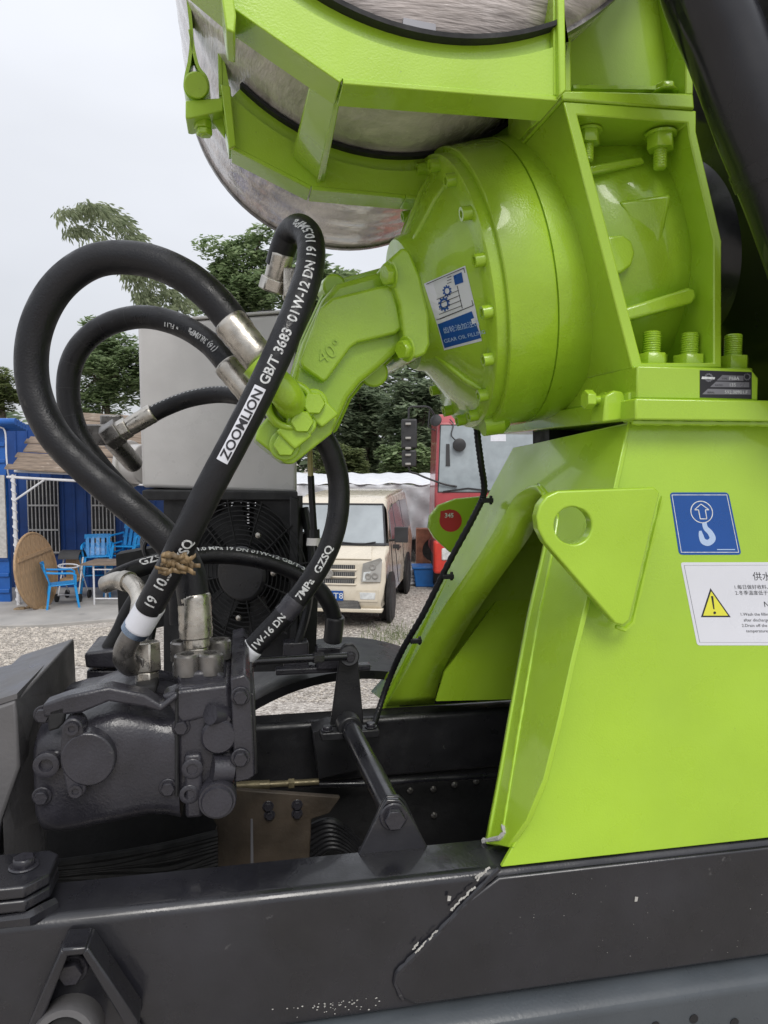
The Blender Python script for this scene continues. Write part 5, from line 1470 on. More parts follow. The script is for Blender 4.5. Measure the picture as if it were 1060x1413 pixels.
# awning: boards
e0, e1_ = pt(12, 650, 11.9), pt(140, 668, 11.9)
r0, r1_ = pt(14, 570, 13.5), pt(190, 612, 13.5)
nb_ = 15
aw = empty('awning', e0); aw.parent = hs; aw.location = e0 - wloc(hs)
x_r = pt(235, 650, 11.9).x
for k in range(nb_):
    mb = MB(); t0, t1 = k / nb_, (k + .93) / nb_
    y0, y1 = 11.9 + (13.5 - 11.9) * t0, 11.9 + (13.5 - 11.9) * t1
    z0, z1 = e0.z + .03 + (r0.z - e0.z) * t0, e0.z + .03 + (r0.z - e0.z) * t1
    j = random.uniform(-.015, .02)
    xl = e0.x + random.uniform(-.06, .06); sag = -.16
    mb.prism([V((xl, y0, z0 + j)), V((x_r, y0, z0 + j + sag)), V((x_r, y1, z1 + j + sag)), V((xl, y1, z1 + j))], W * .02)
    mk('board', mb, 'board', aw)
# pipe frame of the awning
mb = MB()
ptb = gnd(26, 838); ptb.z = .05
ptp = V((pt(17, 655, ptb.y).x + .02, ptb.y, pt(17, 655, ptb.y).z))
mb.cyl(ptb, ptp, .03, n=12)
mk('post', mb, 'whitepipe', aw)
mb = MB(); mb.cyl(V((ptp.x - .1, ptp.y, ptp.z - .03)), V((x_r, ptp.y, ptp.z - .18)), .022, n=10); mb.cyl(V((ptp.x - .1, ptp.y + .25, ptp.z + .06)), V((x_r, ptp.y + .25, ptp.z - .06)), .022, n=10)
mk('eave_pipe', mb, 'whitepipe', aw)
mb = MB(); mb.cyl(V((ptp.x, ptp.y, ptp.z - .42)), V((ptp.x + .5, ptp.y, ptp.z - .08)), .018, n=10); mk('brace_pipe', mb, 'whitepipe', aw)
mb = MB(); pz = []
for i in range(160):
    t = i / 159; pz.append(ptp.lerp(ptb, t * .98) + V((math.cos(i * .55) * .036, math.sin(i * .55) * .036, 0)))
mb.tube(pz, .009, 6); mb.tube(spline([pt(-2, 588, 12), pt(7, 595, 12), pt(9, 630, 12), pt(12, 655, 12), ptp + W * .0], 6), .014, 6)
mk('spiral_wire', mb, 'whitepipe', aw)
mb = MB(); mb.prism([pt(97, 636, 11.85), pt(102, 634, 11.85), pt(122, 658, 11.85), pt(118, 664, 11.85), pt(108, 662, 11.85)], V((0, .1, 0))); mk('red_cloth', mb, 'redcab', hs)

# leaning round table top of planks
c_ = gnd(55, 838); ctr = pt(52, 787, c_.y - .1); rr_ = 52 / FPX * c_.y
tn = V((.985, -.06, .14)).normalized(); tx = W.cross(tn).normalized(); ty = tn.cross(tx)
tt_ = empty('table_top', V((ctr.x, ctr.y, .05)), 'round wooden plank table top leaning against the awning post', 'table top')
k = 9
for i in range(k):
    x0_, x1_ = -rr_ + 2 * rr_ * i / k + .004, -rr_ + 2 * rr_ * (i + 1) / k - .004
    up_, dn_ = [], []
    for j in range(5):
        x = x0_ + (x1_ - x0_) * j / 4; h_ = math.sqrt(max(0, rr_ ** 2 - x * x)) - .02
        h_ = max(h_, .01)
        up_.append(ctr + tx * x + ty * h_); dn_.append(ctr + tx * x - ty * h_)
    mb = MB(); mb.prism(up_ + dn_[::-1], tn * -.03); mk('plank', mb, 'bamboo_mat', tt_)
mb = MB(); mb.tube([ctr - tn * .015 + (tx * math.cos(6.2832 * i / 48) + ty * math.sin(6.2832 * i / 48)) * rr_ for i in range(48)], .022, 8, closed=True); mk('rim', mb, 'bamboo_mat', tt_)
mb = MB(); mb.prism([ctr + tn * .001 + tx * x + ty * y for x, y in [(-.52, .2), (.5, .28), (.5, .34), (-.5, .26)]], tn * .02); mk('batten', mb, 'bamboo_mat', tt_)

# plastic armchair
def armchair(loc, rz, label, s=1.0):
    e = empty('plastic_chair', loc, label, 'chair', 'blue plastic chairs by the house'); rm = Matrix.Rotation(rz, 3, 'Z')
    def tr(mb): mb.v = [V(loc) + rm @ (v * s) for v in mb.v]; return mb
    mb = MB(); mb.prism([V(p) for p in [(-.23, -.22, .42), (.23, -.22, .42), (.21, .2, .40), (-.21, .2, .40)]], W * .02); mk('seat', tr(mb), 'bluechair', e, bevel=.008)
    for sx in (-1, 1):
        for sy in (-1, 1):
            mb = MB(); mb.prism([V((sx * .20, sy * .19, .42)), V((sx * .25, sy * .19, .42)), V((sx * .25, sy * .23, .42)), V((sx * .20, sy * .23, .42))], None, ext2=[V((sx * .25, sy * .25, 0)), V((sx * .285, sy * .25, 0)), V((sx * .285, sy * .285, 0)), V((sx * .25, sy * .285, 0))]); mk('leg', tr(mb), 'bluechair', e)
        mb = MB(); mb.tube([V((sx * .25, -.22, .42)), V((sx * .28, -.22, .60)), V((sx * .28, -.16, .635)), V((sx * .27, .1, .645)), V((sx * .24, .26, .66))], .02, 8); mk('armrest', tr(mb), 'bluechair', e)
    mb = MB()
    arc = [(-.24 + .48 * i / 8, .25 + .05 * math.sin(math.pi * i / 8)) for i in range(9)]
    for (z0, z1, rk_) in [(.74, .82, .05)]:
        for (a, b) in zip(arc[:-1], arc[1:]): mb.prism([V((a[0], a[1] + .03, z0)), V((b[0], b[1] + .03, z0)), V((b[0], b[1] + .05, z1)), V((a[0], a[1] + .05, z1))], V((0, .015, 0)))
    for i in range(5):
        x = -.19 + .095 * i; yy = .25 + .05 * math.sin(math.pi * (x + .24) / .48); mb.prism([V((x - .03, .2, .42)), V((x + .03, .2, .42)), V((x + .03, yy + .035, .76)), V((x - .03, yy + .035, .76))], V((0, .014, 0)))
    mk('backrest', tr(mb), 'bluechair', e)
    return e
c_ = gnd(87, 840); c_.z = .05
armchair(c_, R(115), 'blue plastic armchair in front of the round table top', 0.88)
# stacked blue stools / chairs by the wall
for i, (px, py, n_, rz, lab) in enumerate([(132, 826, 3, 20, 'leaning stack of blue plastic chairs behind the folding table, {} of the stack'), (172, 824, 4, -10, 'tall stack of blue plastic chairs against the blue wall, {} of the stack')]):
    for k in range(n_):
        g_ = gnd(px, py); g_.z = .05 + .16 * k
        nm = ['bottom chair', 'second chair', 'third chair', 'top chair'][k]
        armchair(g_ + V((.03 * k, 0, 0)), R(rz), lab.format(nm), 0.9)
# high chair with canopy
hc = empty('baby_stroller', gnd(100, 832) + W * .05, 'pale baby stroller with a tan seat and dark canopy beside the blue armchair', 'stroller')
o_ = wloc(hc)
mb = MB()
for sx in (-1, 1):
    mb.cyl(o_ + V((sx * .17, -.15, .1)), o_ + V((sx * .16, .1, .72)), .012, n=8); mb.cyl(o_ + V((sx * .17, .25, .1)), o_ + V((sx * .16, -.05, .6)), .012, n=8)
mb.cyl(o_ + V((-.17, -.15, .12)), o_ + V((.17, -.15, .12)), .012, n=8); mk('frame', mb, 'whitepipe', hc)
for sx in (-1, 1):
    for y in (-.15, .25):
        mb = MB(); c_ = o_ + V((sx * .19, y, .07)); mb.cyl(c_ - V((.015, 0, 0)), c_ + V((.015, 0, 0)), .07, n=16); mk('wheel', mb, 'tyre', hc)
mb = MB(); mb.box(o_ + V((0, .02, .36)), V((.15, 0, 0)), V((0, .15, 0)), W * .03); mb.box(o_ + V((0, .14, .52)), V((.15, 0, 0)), V((0, .03, .01)), W * .17); mk('seat', mb, 'bamboo_mat', hc, bevel=.02)
mb = MB(); mb.lathe(o_ + V((-.17, .06, .66)), V((1, 0, 0)), [(0, .19), (.34, .19)], 16, a0=-1.4, a1=1.3); mk('canopy', mb, 'trim', hc)
mb = MB(); mb.tube([o_ + V((.17 * math.cos(a), -.12 + .0 * a, .60 + .035 * math.sin(a))) for a in [6.2832 * i / 20 for i in range(20)]], .012, 6, closed=True); mk('tray_rim', mb, 'whitepipe', hc)
# folding table
ft = empty('folding_table', gnd(150, 838) + W * .05, 'folding table with a tan top and white pipe legs', 'table'); o_ = wloc(ft)
hz_ = pt(150, 778, o_.y).z
mb = MB(); mb.bx(o_.x - .42, o_.x + .55, o_.y - .05, o_.y + .6, hz_ - .03, hz_); mk('tabletop', mb, 'board', ft, bevel=.004)
for x in (-.23, .42):
    for y in (0.0, .5):
        mb = MB(); mb.cyl(V((o_.x + x, o_.y + y, .05)), V((o_.x + x, o_.y + y, hz_ - .03)), .016, n=8); mk('leg', mb, 'whitepipe', ft)
mb = MB(); mb.cyl(V((o_.x - .23, o_.y, .15)), V((o_.x + .42, o_.y, .15)), .013, n=8); mb.cyl(V((o_.x - .23, o_.y + .0, hz_ - .1)), V((o_.x + .42, o_.y, hz_ - .1)), .011, n=8); mk('rail', mb, 'whitepipe', ft)
# shoes / rags at the post foot
mb = MB(); o_ = gnd(42, 843)
for k in range(5):
    c_ = o_ + V((random.uniform(-.2, .4), random.uniform(-.1, .1), .05)); mb.lathe(c_, V((random.uniform(-1, 1), random.uniform(-1, 1), .1)), [(-.1, .0), (-.08, .03), (0, .045), (.07, .035), (.1, 0)], 10)
mk('rag_pile', mb, 'tape', None, kind='stuff', label='small heap of brown rags at the foot of the awning post', cat='rags')

# ------------------------------------------------------------------ beige van
YV = R(7.5)
vx = V((math.cos(YV), -math.sin(YV), 0)); vy = V((math.sin(YV), math.cos(YV), 0))
vo = gnd(533, 870); vo.z = 0                     # front right corner on the ground
van = empty('van', vo - vx * .8 + vy * 1.9, 'beige minivan with a blue number plate parked on the gravel', 'van')
VW = 1.66
def vp(x, y, z):                                  # x: 0 right side .. -VW left side
    return vo + vx * x + vy * y + W * z
prof = [(.10, .26), (.02, .34), (0, .50), (.03, .64), (.06, .70), (.10, .98), (.16, 1.03), (.44, 1.13), (.50, 1.15), (.93, 1.73), (1.05, 1.80), (1.5, 1.86), (3.3, 1.88), (3.75, 1.84), (3.88, 1.70), (3.95, .95), (3.95, .40), (3.85, .26)]
def inset(y, z):
    f = max(0.0, (z - .95)) / .93; return .145 * f ** 1.25 + (.06 if z < .3 else 0)
def front_in(y): return .07 * max(0, 1 - y / .3) ** 2
def sec(y, z): 
    i_ = inset(y, z) + front_in(y); return vp(-i_, y, z), vp(-VW + i_, y, z)
mb = MB(); n_ = len(prof); vs_ = []
for y, z in prof: vs_ += list(sec(y, z))
fs_ = []
for i in range(n_):
    j = (i + 1) % n_
    if i == 8: continue                            # windscreen opening
    fs_.append((2 * i, 2 * i + 1, 2 * j + 1, 2 * j))
low = [0, 1, 2, 3, 4, 5, 6, 7, 8]
fs_.append(tuple(2 * i for i in range(n_))); fs_.append(tuple(2 * i + 1 for i in reversed(range(n_))))
mb.add(vs_, fs_)
body_ = mk('body', mb, 'beige', van, bevel=.06, seg=4, ang=24)
a, b = sec(.50, 1.15); c, d = sec(.93, 1.73)
mb = MB(); k_ = (d - b).cross(a - b).normalized(); k_ = k_ if k_.y < 0 else -k_
ins = lambda p, q_: p.lerp(q_, .035)
g_ = [ins(a, b), ins(b, a), ins(d, c), ins(c, d)]
mb.prism([p + k_ * .004 for p in g_], k_ * -.008); ws = mk('windscreen', mb, 'vglass', van)
mb = MB()
for p, q_ in ((g_[0], g_[1]), (g_[1], g_[2]), (g_[2], g_[3]), (g_[3], g_[0])): mb.tube([p + k_ * .004, q_ + k_ * .004], .016, 6)
mk('screen_seal', mb, 'trim', van)
mb = MB(); m0 = a.lerp(b, .12).lerp(c.lerp(d, .12), .06); m1 = a.lerp(b, .52).lerp(c.lerp(d, .52), .07)
mb.tube([m0 + k_ * .03, a.lerp(b, .25) + k_ * .035, m1 + k_ * .02], .010, 6); mb.tube([a.lerp(b, .55) + k_ * .03, a.lerp(b, .9).lerp(d, .06) + k_ * .02], .010, 6); mb.prism([a + k_ * .002, b + k_ * .002, b + k_ * .002 + (d - b) * .05, a + k_ * .002 + (c - a) * .05], k_ * .012); mks('wiper', mb, 'trim', van)
for x in (-.42, -1.22):
    mb = MB(); mb.box(vp(x, 1.35, 1.10), vx * .24, vy * .07, W * .32); mb.box(vp(x, 1.37, 1.50), vx * .13, vy * .05, W * .11); mb.box(vp(x, 1.15, .80), vx * .25, vy * .25, W * .06); mk('seat', mb, 'seat', van, bevel=.05, seg=3)
mb = MB(); mb.box(vp(-.83, .75, 1.02), vx * .7, vy * .2, W * .06); mk('dashboard', mb, 'trim', van)
mb = MB()                                           # bonnet and front details
mb.prism([vp(-.22, .10, .99), vp(-.26, .40, 1.125), vp(-VW + .26, .40, 1.125), vp(-VW + .22, .10, .99)], W * .022); mk('bonnet', mb, 'beige', van, bevel=.018, seg=3)
for s_ in (0, 1):
    f = (lambda x: x) if not s_ else (lambda x: -VW - x)
    mb = MB(); mb.prism([vp(f(-.10), .030, .70), vp(f(-.34), .000, .70), vp(f(-.32), .025, .93), vp(f(-.11), .09, 1.0), vp(f(-.08), .10, .98)], vy * .06); hl = mk('headlight', mb, 'lamp', van, bevel=.006)
    mb = MB(); mb.prism([vp(f(-.085), .024, .69), vp(f(-.355), -.004, .69), vp(f(-.335), .020, .945), vp(f(-.10), .088, 1.02), vp(f(-.07), .10, .99)], vy * .03); mk('lamp_bezel', mb, 'alloy', hl)
    for w in ((-.16, .78), (-.26, .77), (-.2, .9)):
        mb = MB(); mb.lathe(vp(f(w[0]), .015 if w[1] < .85 else .045, w[1]), -vy, [(0, .045), (.012, .04), (.012, .03), (.002, .0)], 16); mk('reflector', mb, 'alloy', hl)
    mb = MB(); mb.prism([vp(f(-.16), -.006, .44), vp(f(-.37), -.008, .44), vp(f(-.38), -.008, .54), vp(f(-.15), -.006, .54)], vy * .03); fl_ = mk('fog_lamp', mb, 'lamp', van, bevel=.006)
    mb = MB(); mb.prism([vp(f(-.12), -.002, .41), vp(f(-.45), -.004, .41), vp(f(-.42), -.004, .57), vp(f(-.11), -.002, .57)], vy * .02); mk('lamp_recess', mb, 'beige', fl_)
for z in (.66, .76, .86):
    mb = MB(); y_ = .02 + (z - .66) * .25
    mb.prism([vp(-.46, y_, z), vp(-VW + .46, y_, z), vp(-VW + .46, y_ + .01, z + .055), vp(-.46, y_ + .01, z + .055)], vy * .06); gs = mk('grille_slot', mb, 'dark_in', van)
    mb = MB(); mb.prism([vp(-.43, y_ - .02, z - .02), vp(-VW + .43, y_ - .02, z - .02), vp(-VW + .43, y_ - .01, z), vp(-.43, y_ - .01, z)], vy * .05); mk('grille_bar', mb, 'beige', gs, bevel=.006)
    mb = MB()
    for i in range(26): mb.box(vp(-.48 - i * .028, y_ - .001, z + .028), vx * .003, vy * .004, W * .025)
    mk('grille_mesh', mb, 'alloy', gs)
mb = MB(); mb.lathe(vp(-VW / 2, -.0, .80), -vy, [(0, .07), (.01, .07), (.014, .055), (.006, .05), (.006, 0)], 24); mb.box(vp(-VW / 2, -.008, .80), (vx + W) * .035, vy * .004, (vx - W) * .008); mb.box(vp(-VW / 2, -.0085, .80), (vx - W) * .035, vy * .004, (vx + W) * .008); mk('badge', mb, 'alloy', van)
mb = MB(); mb.prism([vp(-.36, -.008, .30), vp(-VW + .36, -.008, .30), vp(-VW + .40, -.008, .42), vp(-.40, -.008, .42)], vy * .03); ig = mk('lower_grille', mb, 'dark_in', van)
mb = MB()
for i in range(60): mb.box(vp(-.40 - i * .0148, -.010, .36), vx * .0016, vy * .002, W * .055)
for i in range(6): mb.box(vp(-VW / 2, -.0105, .31 + .02 * i), vx * .46, vy * .002, W * .0016)
mk('grille_mesh', mb, 'alloy', ig)
mb = MB(); mb.prism([vp(-.61, -.025, .42), vp(-1.05, -.025, .42), vp(-1.05, -.025, .56), vp(-.61, -.025, .56)], vy * .008, 0)
v2, f2 = text2d('A·6GT8', .118); k0 = vp(-1.04, -.0275, .45)
mb.add([k0 + vx * x * 1.12 + W * y for x, y in v2], f2, 1)
mk('number_plate', mb, ['blue_ink', 'white_ink'], van, smooth=False)
mb = MB(); mb.prism([vp(-.06, -.012, .25), vp(-VW + .06, -.012, .25), vp(-VW + .04, -.012, .31), vp(-.04, -.012, .31)], vy * .10); mk('bumper_lip', mb, 'beige', van, bevel=.015)
def sidew(pts_, name, mt, off=.006):
    m_ = MB(); m_.prism([vp(-inset(y, z) + off, y, z) for y, z in pts_], vx * -.012); return mk(name, m_, mt, van, bevel=.004)
sidew([(.86, 1.19), (1.04, 1.62), (1.50, 1.68), (1.50, 1.19)], 'door_window', 'sglass')
sidew([(1.58, 1.19), (1.58, 1.69), (2.55, 1.71), (2.55, 1.19)], 'door_window', 'sglass')
sidew([(2.63, 1.19), (2.63, 1.71), (3.65, 1.68), (3.75, 1.19)], 'rear_window', 'sglass')
sidew([(1.535, .45), (1.535, 1.72), (1.55, 1.72), (1.55, .45)], 'door_gap', 'trim', .008)
sidew([(2.59, .45), (2.59, 1.72), (2.605, 1.72), (2.605, .45)], 'door_gap', 'trim', .008)
sidew([(.93, .45), (.72, 1.15), (.735, 1.15), (.945, .45)], 'door_gap', 'trim', .008)
for (y) in (1.42, 1.64):
    mb = MB(); mb.box(vp(.012, y, 1.0), vx * .012, vy * .07, W * .016); mk('door_handle', mb, 'trim', van, bevel=.006)
mb = MB(); mb.tube([vp(-.075, .74, 1.20), vp(.05, .70, 1.22)], .02, 8); mb.box(vp(.14, .68, 1.30), vx * .10, vy * .045, W * .115); mb.box(vp(.06, .70, 1.12), vx * .05, vy * .03, W * .03); mk('mirror', mb, 'trim', van, bevel=.02, seg=3)
for y in (.72, 3.15):
    for s_ in (0, 1):
        f = (lambda x: x) if not s_ else (lambda x: -VW - x)
        mb = MB(); c_ = vp(f(.004), y, .33); sg = 1 if not s_ else -1
        mb.lathe(c_, vx * sg, [(-.05, .40), (.0, .41), (.006, .40), (.006, 0)], 32); mk('wheel_arch', mb, 'dull', van)
        wc = vp(f(-.17), y, .30)
        mb = MB(); prf = [(0, .19), (0, .27), (.015, .295), (.03, .30)]
        for q_ in range(6): prf += [(.04 + q_ * .02, .30), (.044 + q_ * .02, .293), (.05 + q_ * .02, .293), (.054 + q_ * .02, .30)]
        prf += [(.165, .30), (.18, .293), (.195, .27), (.195, .19)]
        mb.lathe(wc, vx * sg, prf, 40); wh = mk('wheel', mb, 'tyre', van)
        mb = MB(); mb.lathe(wc + vx * sg * .0, vx * sg, [(.19, .20), (.185, .185), (.14, .17), (.15, .06), (.165, .05), (.165, 0)], 28); mk('rim', mb, 'alloy', wh)
mb = MB(); mb.tube([vp(-.15, 1.2, 1.84), vp(-.15, 2.4, 1.885), vp(-.15, 3.5, 1.86)], .012, 6); mk('roof_gutter', mb, 'beige', van)
mb = MB(); mb.box(vp(-VW / 2, 2.0, .30), vx * .7, vy * 1.7, W * .06); mk('underbody', mb, 'dull', van)

# ------------------------------------------------------------------ red truck
yr = 13.4
rc = gnd(596, 816); sc_ = 1.0
rx0 = pt(600, 700, yr).x
rt = empty('red_truck', V((rx0 + 1.2, yr + 1, 0)), 'red truck cab with a black mirror arm, partly hidden by the pedestal', 'truck')
def rp(x, y, z): return V((rx0 + x, yr + y, z))
RW = 2.45
zb1 = pt(600, 690, yr).z; zt1 = pt(600, 585, yr).z
mb = MB(); pf = [(.0, .95), (-.02, 1.1), (0, zb1 + .12), (.16, zt1 + .02), (.30, 3.25), (1.9, 3.3), (1.9, .6), (.1, .6)]
vs_ = []
for y, z in pf: vs_ += [rp(.0 + (.06 if z > 3 else 0), y, z), rp(RW - (.06 if z > 3 else 0), y, z)]
fs_ = [(2 * i, 2 * i + 1, 2 * ((i + 1) % 8) + 1, 2 * ((i + 1) % 8)) for i in range(8)] + [tuple(2 * i for i in range(8)), tuple(2 * i + 1 for i in reversed(range(8)))]
mb.add(vs_, fs_); mk('cab', mb, 'redcab', rt, bevel=.05, seg=3, ang=20)
def rq(x, z, off=.0):                                # point on the windscreen slope
    t = (z - (zb1 + .12)) / (zt1 + .02 - zb1 - .12); return rp(x, .16 * t - off, z)
mb = MB(); mb.prism([rq(.07, zb1 + .16, .012), rq(RW - .07, zb1 + .16, .012), rq(RW - .12, zt1 - .02, .012), rq(.12, zt1 - .02, .012)], V((0, .012, 0))); mk('windscreen', mb, mat('truck_glass', (.30, .34, .36), .08, var=.12, coat=.8, rvar=.03), rt)
mb = MB(); mb.prism([rq(.05, zb1 + .14, .006), rq(RW - .05, zb1 + .14, .006), rq(RW - .10, zt1 + .0, .006), rq(.10, zt1 + .0, .006)], V((0, .006, 0))); mk('screen_seal', mb, 'trim', rt)
mb = MB(); mb.prism([rq(1.02, 2.75, .016), rq(1.30, 2.75, .016), rq(1.30, 2.98, .016), rq(1.02, 2.98, .016)], V((0, .003, 0))); mk('paper_permit', mb, 'paper', rt)
mb = MB(); mb.tube([rq(.15, zb1 + .16, .03), rq(.6, zb1 + .22, .03), rq(1.1, zb1 + .16, .03)], .014, 6); mks('wiper', mb, 'trim', rt)
mb = MB(); mb.prism([rp(.02, -.03, 1.0), rp(RW - .02, -.03, 1.0), rp(RW - .02, -.03, 1.28), rp(.02, -.03, 1.28)], V((0, .05, 0))); mk('grille', mb, 'dark_in', rt)
mb = MB(); mb.prism([rp(-.02, -.12, .35), rp(RW + .02, -.12, .35), rp(RW + .02, -.14, .95), rp(-.02, -.14, .95)], V((0, .3, 0))); mk('bumper', mb, mat('bumper_red', (.58, .045, .03), .4), rt, bevel=.05, seg=3)
for x in (.12, RW - .42):
    mb = MB(); mb.prism([rp(x, -.15, .6), rp(x + .3, -.15, .6), rp(x + .3, -.155, .82), rp(x, -.155, .82)], V((0, .05, 0))); mk('headlight', mb, 'lamp', rt, bevel=.02)
mb = MB(); mb.tube(spline([rp(.0, .1, 3.22), rp(-.12, -.05, 3.35), rp(-.30, -.1, 3.36), rp(-.46, -.12, 3.34), rp(-.48, -.12, 3.15), rp(-.48, -.12, 2.3), rp(-.3, -.06, 2.15), rp(0.15, -.04, 1.98), rp(.4, -.03, 1.93)], 6), .018, 8); mb.tube([rp(-.1, .0, 3.30), rp(-.12, .0, 3.0), rp(0.0, .08, 2.95)], .014, 8); mk('mirror_arm', mb, 'trim', rt)
mb = MB(); mb.box(rp(-.47, -.12, 2.88), V((.14, 0, 0)), V((0, .05, 0)), W * .26); mk('mirror', mb, 'trim', rt, bevel=.03, seg=3)
mb = MB(); mb.box(rp(-.47, -.12, 2.44), V((.13, 0, 0)), V((0, .05, 0)), W * .15); mk('mirror', mb, 'trim', rt, bevel=.03, seg=3)
mb = MB(); 
for z in (3.05, 2.8, 2.62, 2.5, 2.34): mb.box(rp(-.49, -.19, z), V((.05, 0, 0)), V((0, .03, 0)), W * .02)
mks('mirror_clamp', mb, 'alloy', rt, bevel=.008)
mb = MB(); mb.lathe(rq(.44, 2.68, .10), V((0, -1, 0)), [(0, .12), (.03, .12), (.045, .09), (.045, 0)], 20); mb.tube(spline([rq(.44, 2.72, .08), rq(.30, 2.85, .10), rq(.34, 3.05, .06), rq(.28, 3.15, .02)], 5), .012, 6); mk('kerb_mirror', mb, 'trim', rt)
mb = MB(); mb.prism([rq(.20, 2.3, .03), rq(.28, 2.3, .03), rq(.27, 2.7, .03), rq(.21, 2.7, .03)], V((0, .02, 0))); mk('sun_strip', mb, 'trim', rt)
mb = MB(); mb.lathe(rp(.02, .02, 3.12), V((-.5, -1, .3)), [(0, .11), (.02, .11), (.05, .04), (.05, 0)], 18); mk('roof_lamp', mb, 'trim', rt)
for x in (.15, RW - .15):
    mb = MB(); mb.lathe(rp(x - .14, .7, .5), V((1, 0, 0)), [(0, .25), (0, .46), (.03, .5), (.25, .5), (.28, .46), (.28, .25)], 32); mk('wheel', mb, 'tyre', rt)

# ------------------------------------------------------------------ tarpaulin covered load behind the van
yt = 17.0
tv = empty('covered_trailer', V((pt(500, 700, yt).x, yt + 1, 0)), 'long trailer load under a wrinkled silver tarpaulin behind the van', 'trailer')
xa, xb = pt(250, 700, yt).x, pt(640, 700, yt).x
zt2 = pt(500, 668, yt).z; zlo = pt(620, 742, yt).z
mb = MB(); nx, nzs = 90, 16; vs_ = []
for j in range(nzs + 1):
    for i in range(nx + 1):
        x = xa + (xb - xa) * i / nx; f = j / nzs
        lob = zlo + (pt(590, 745, yt).z - zlo) * 0 + (.18 * (1 - (x - xa) / (xb - xa)) * -1)
        z = zt2 + (lob - zt2) * f
        y = yt + .07 * math.sin(x * 7 + f * 3) * f + .06 * math.sin(x * 17 + f * 6 + math.sin(x * 3) * 2) * (.3 + f) + .03 * math.sin((x * 9 - f * 14))
        vs_.append(V((x, y, z + .015 * math.sin(x * 6))))
mb.add(vs_, [(j * (nx + 1) + i, j * (nx + 1) + i + 1, (j + 1) * (nx + 1) + i + 1, (j + 1) * (nx + 1) + i) for j in range(nzs) for i in range(nx)])
ts = mk('tarpaulin_side', mb, 'tarp', tv, ang=80); ts.modifiers.new('s', 'SOLIDIFY').thickness = .01
mb = MB(); vs_ = []; ny = 20
for j in range(ny + 1):
    for i in range(nx + 1):
        x = xa + (xb - xa) * i / nx; f = j / ny
        vs_.append(V((x, yt - .03 + 3.6 * f, zt2 + .02 + .10 * math.sin(math.pi * f) + .05 * f * 3 + .02 * math.sin(x * 5 + f * 9) + .015 * math.sin(x * 13))))
mb.add(vs_, [(j * (nx + 1) + i, j * (nx + 1) + i + 1, (j + 1) * (nx + 1) + i + 1, (j + 1) * (nx + 1) + i) for j in range(ny) for i in range(nx)])
tp2 = mk('tarpaulin_top', mb, 'tarp_top', tv, ang=80); tp2.modifiers.new('s', 'SOLIDIFY').thickness = .01
mb = MB(); mb.bx(xa + .1, xb - .1, yt + .2, yt + 3.4, .75, 1.2); mk('trailer_bed', mb, 'dark_in', tv)
for x in (xa + .6, xb - 1.6, xb - .7):
    for y in (yt + .25, yt + 3.1):
        mb = MB(); mb.lathe(V((x, y, .48)), V((0, 1, 0)), [(0, .2), (0, .44), (.03, .48), (.22, .48), (.25, .44), (.25, .2)], 28); mk('wheel', mb, 'tyre', tv)
# things under the trailer's right end
g_ = gnd(580, 802)
mb = MB()
o_ = V((pt(582, 800, g_.y).x, g_.y, 0))
mb.plate([o_ + V((x, 0, z)) for x, z in [(-.10, 0), (.75, 0), (.75, 1.05), (-.10, 1.05)]], [[o_ + V((.28 + .26 * math.cos(6.2832 * i / 20), 0, .62 + .26 * math.sin(6.2832 * i / 20))) for i in range(20)]], V((0, .3, 0)))
mk('brick_kiln', mb, 'brick', None, bevel=.01, label='small brick oven with a round mouth beside the red truck', cat='oven')
cr = empty('blue_crate', o_ + V((.3, -.4, 0)), 'blue plastic crate standing in front of the brick oven', 'crate')
mb = MB(); c_ = o_ + V((.36, -.45, .24))
mb.prism([c_ + V((sx * .50, sy * .2, -.24)) for sx, sy in ((-1, -1), (1, -1), (1, 1), (-1, 1))], None, ext2=[c_ + V((sx * .55, sy * .24, .12)) for sx, sy in ((-1, -1), (1, -1), (1, 1), (-1, 1))]); mk('crate_box', mb, 'crate', cr, bevel=.02)
mb = MB(); mb.box(c_ + W * .13, V((.57, 0, 0)), V((0, .26, 0)), W * .02); mk('crate_rim', mb, 'crate', cr, bevel=.008)
mb = MB()
for k in range(4): mb.lathe(gnd(568, 806) + V((.01 * k, 0, .05 + .07 * k)), W, [(-.035, .12), (-.02, .15), (.02, .15), (.035, .12)], 14)
mk('sack_pile', mb, 'tarp_top', None, label='small pile of pale sacks left of the blue crate', cat='sacks')
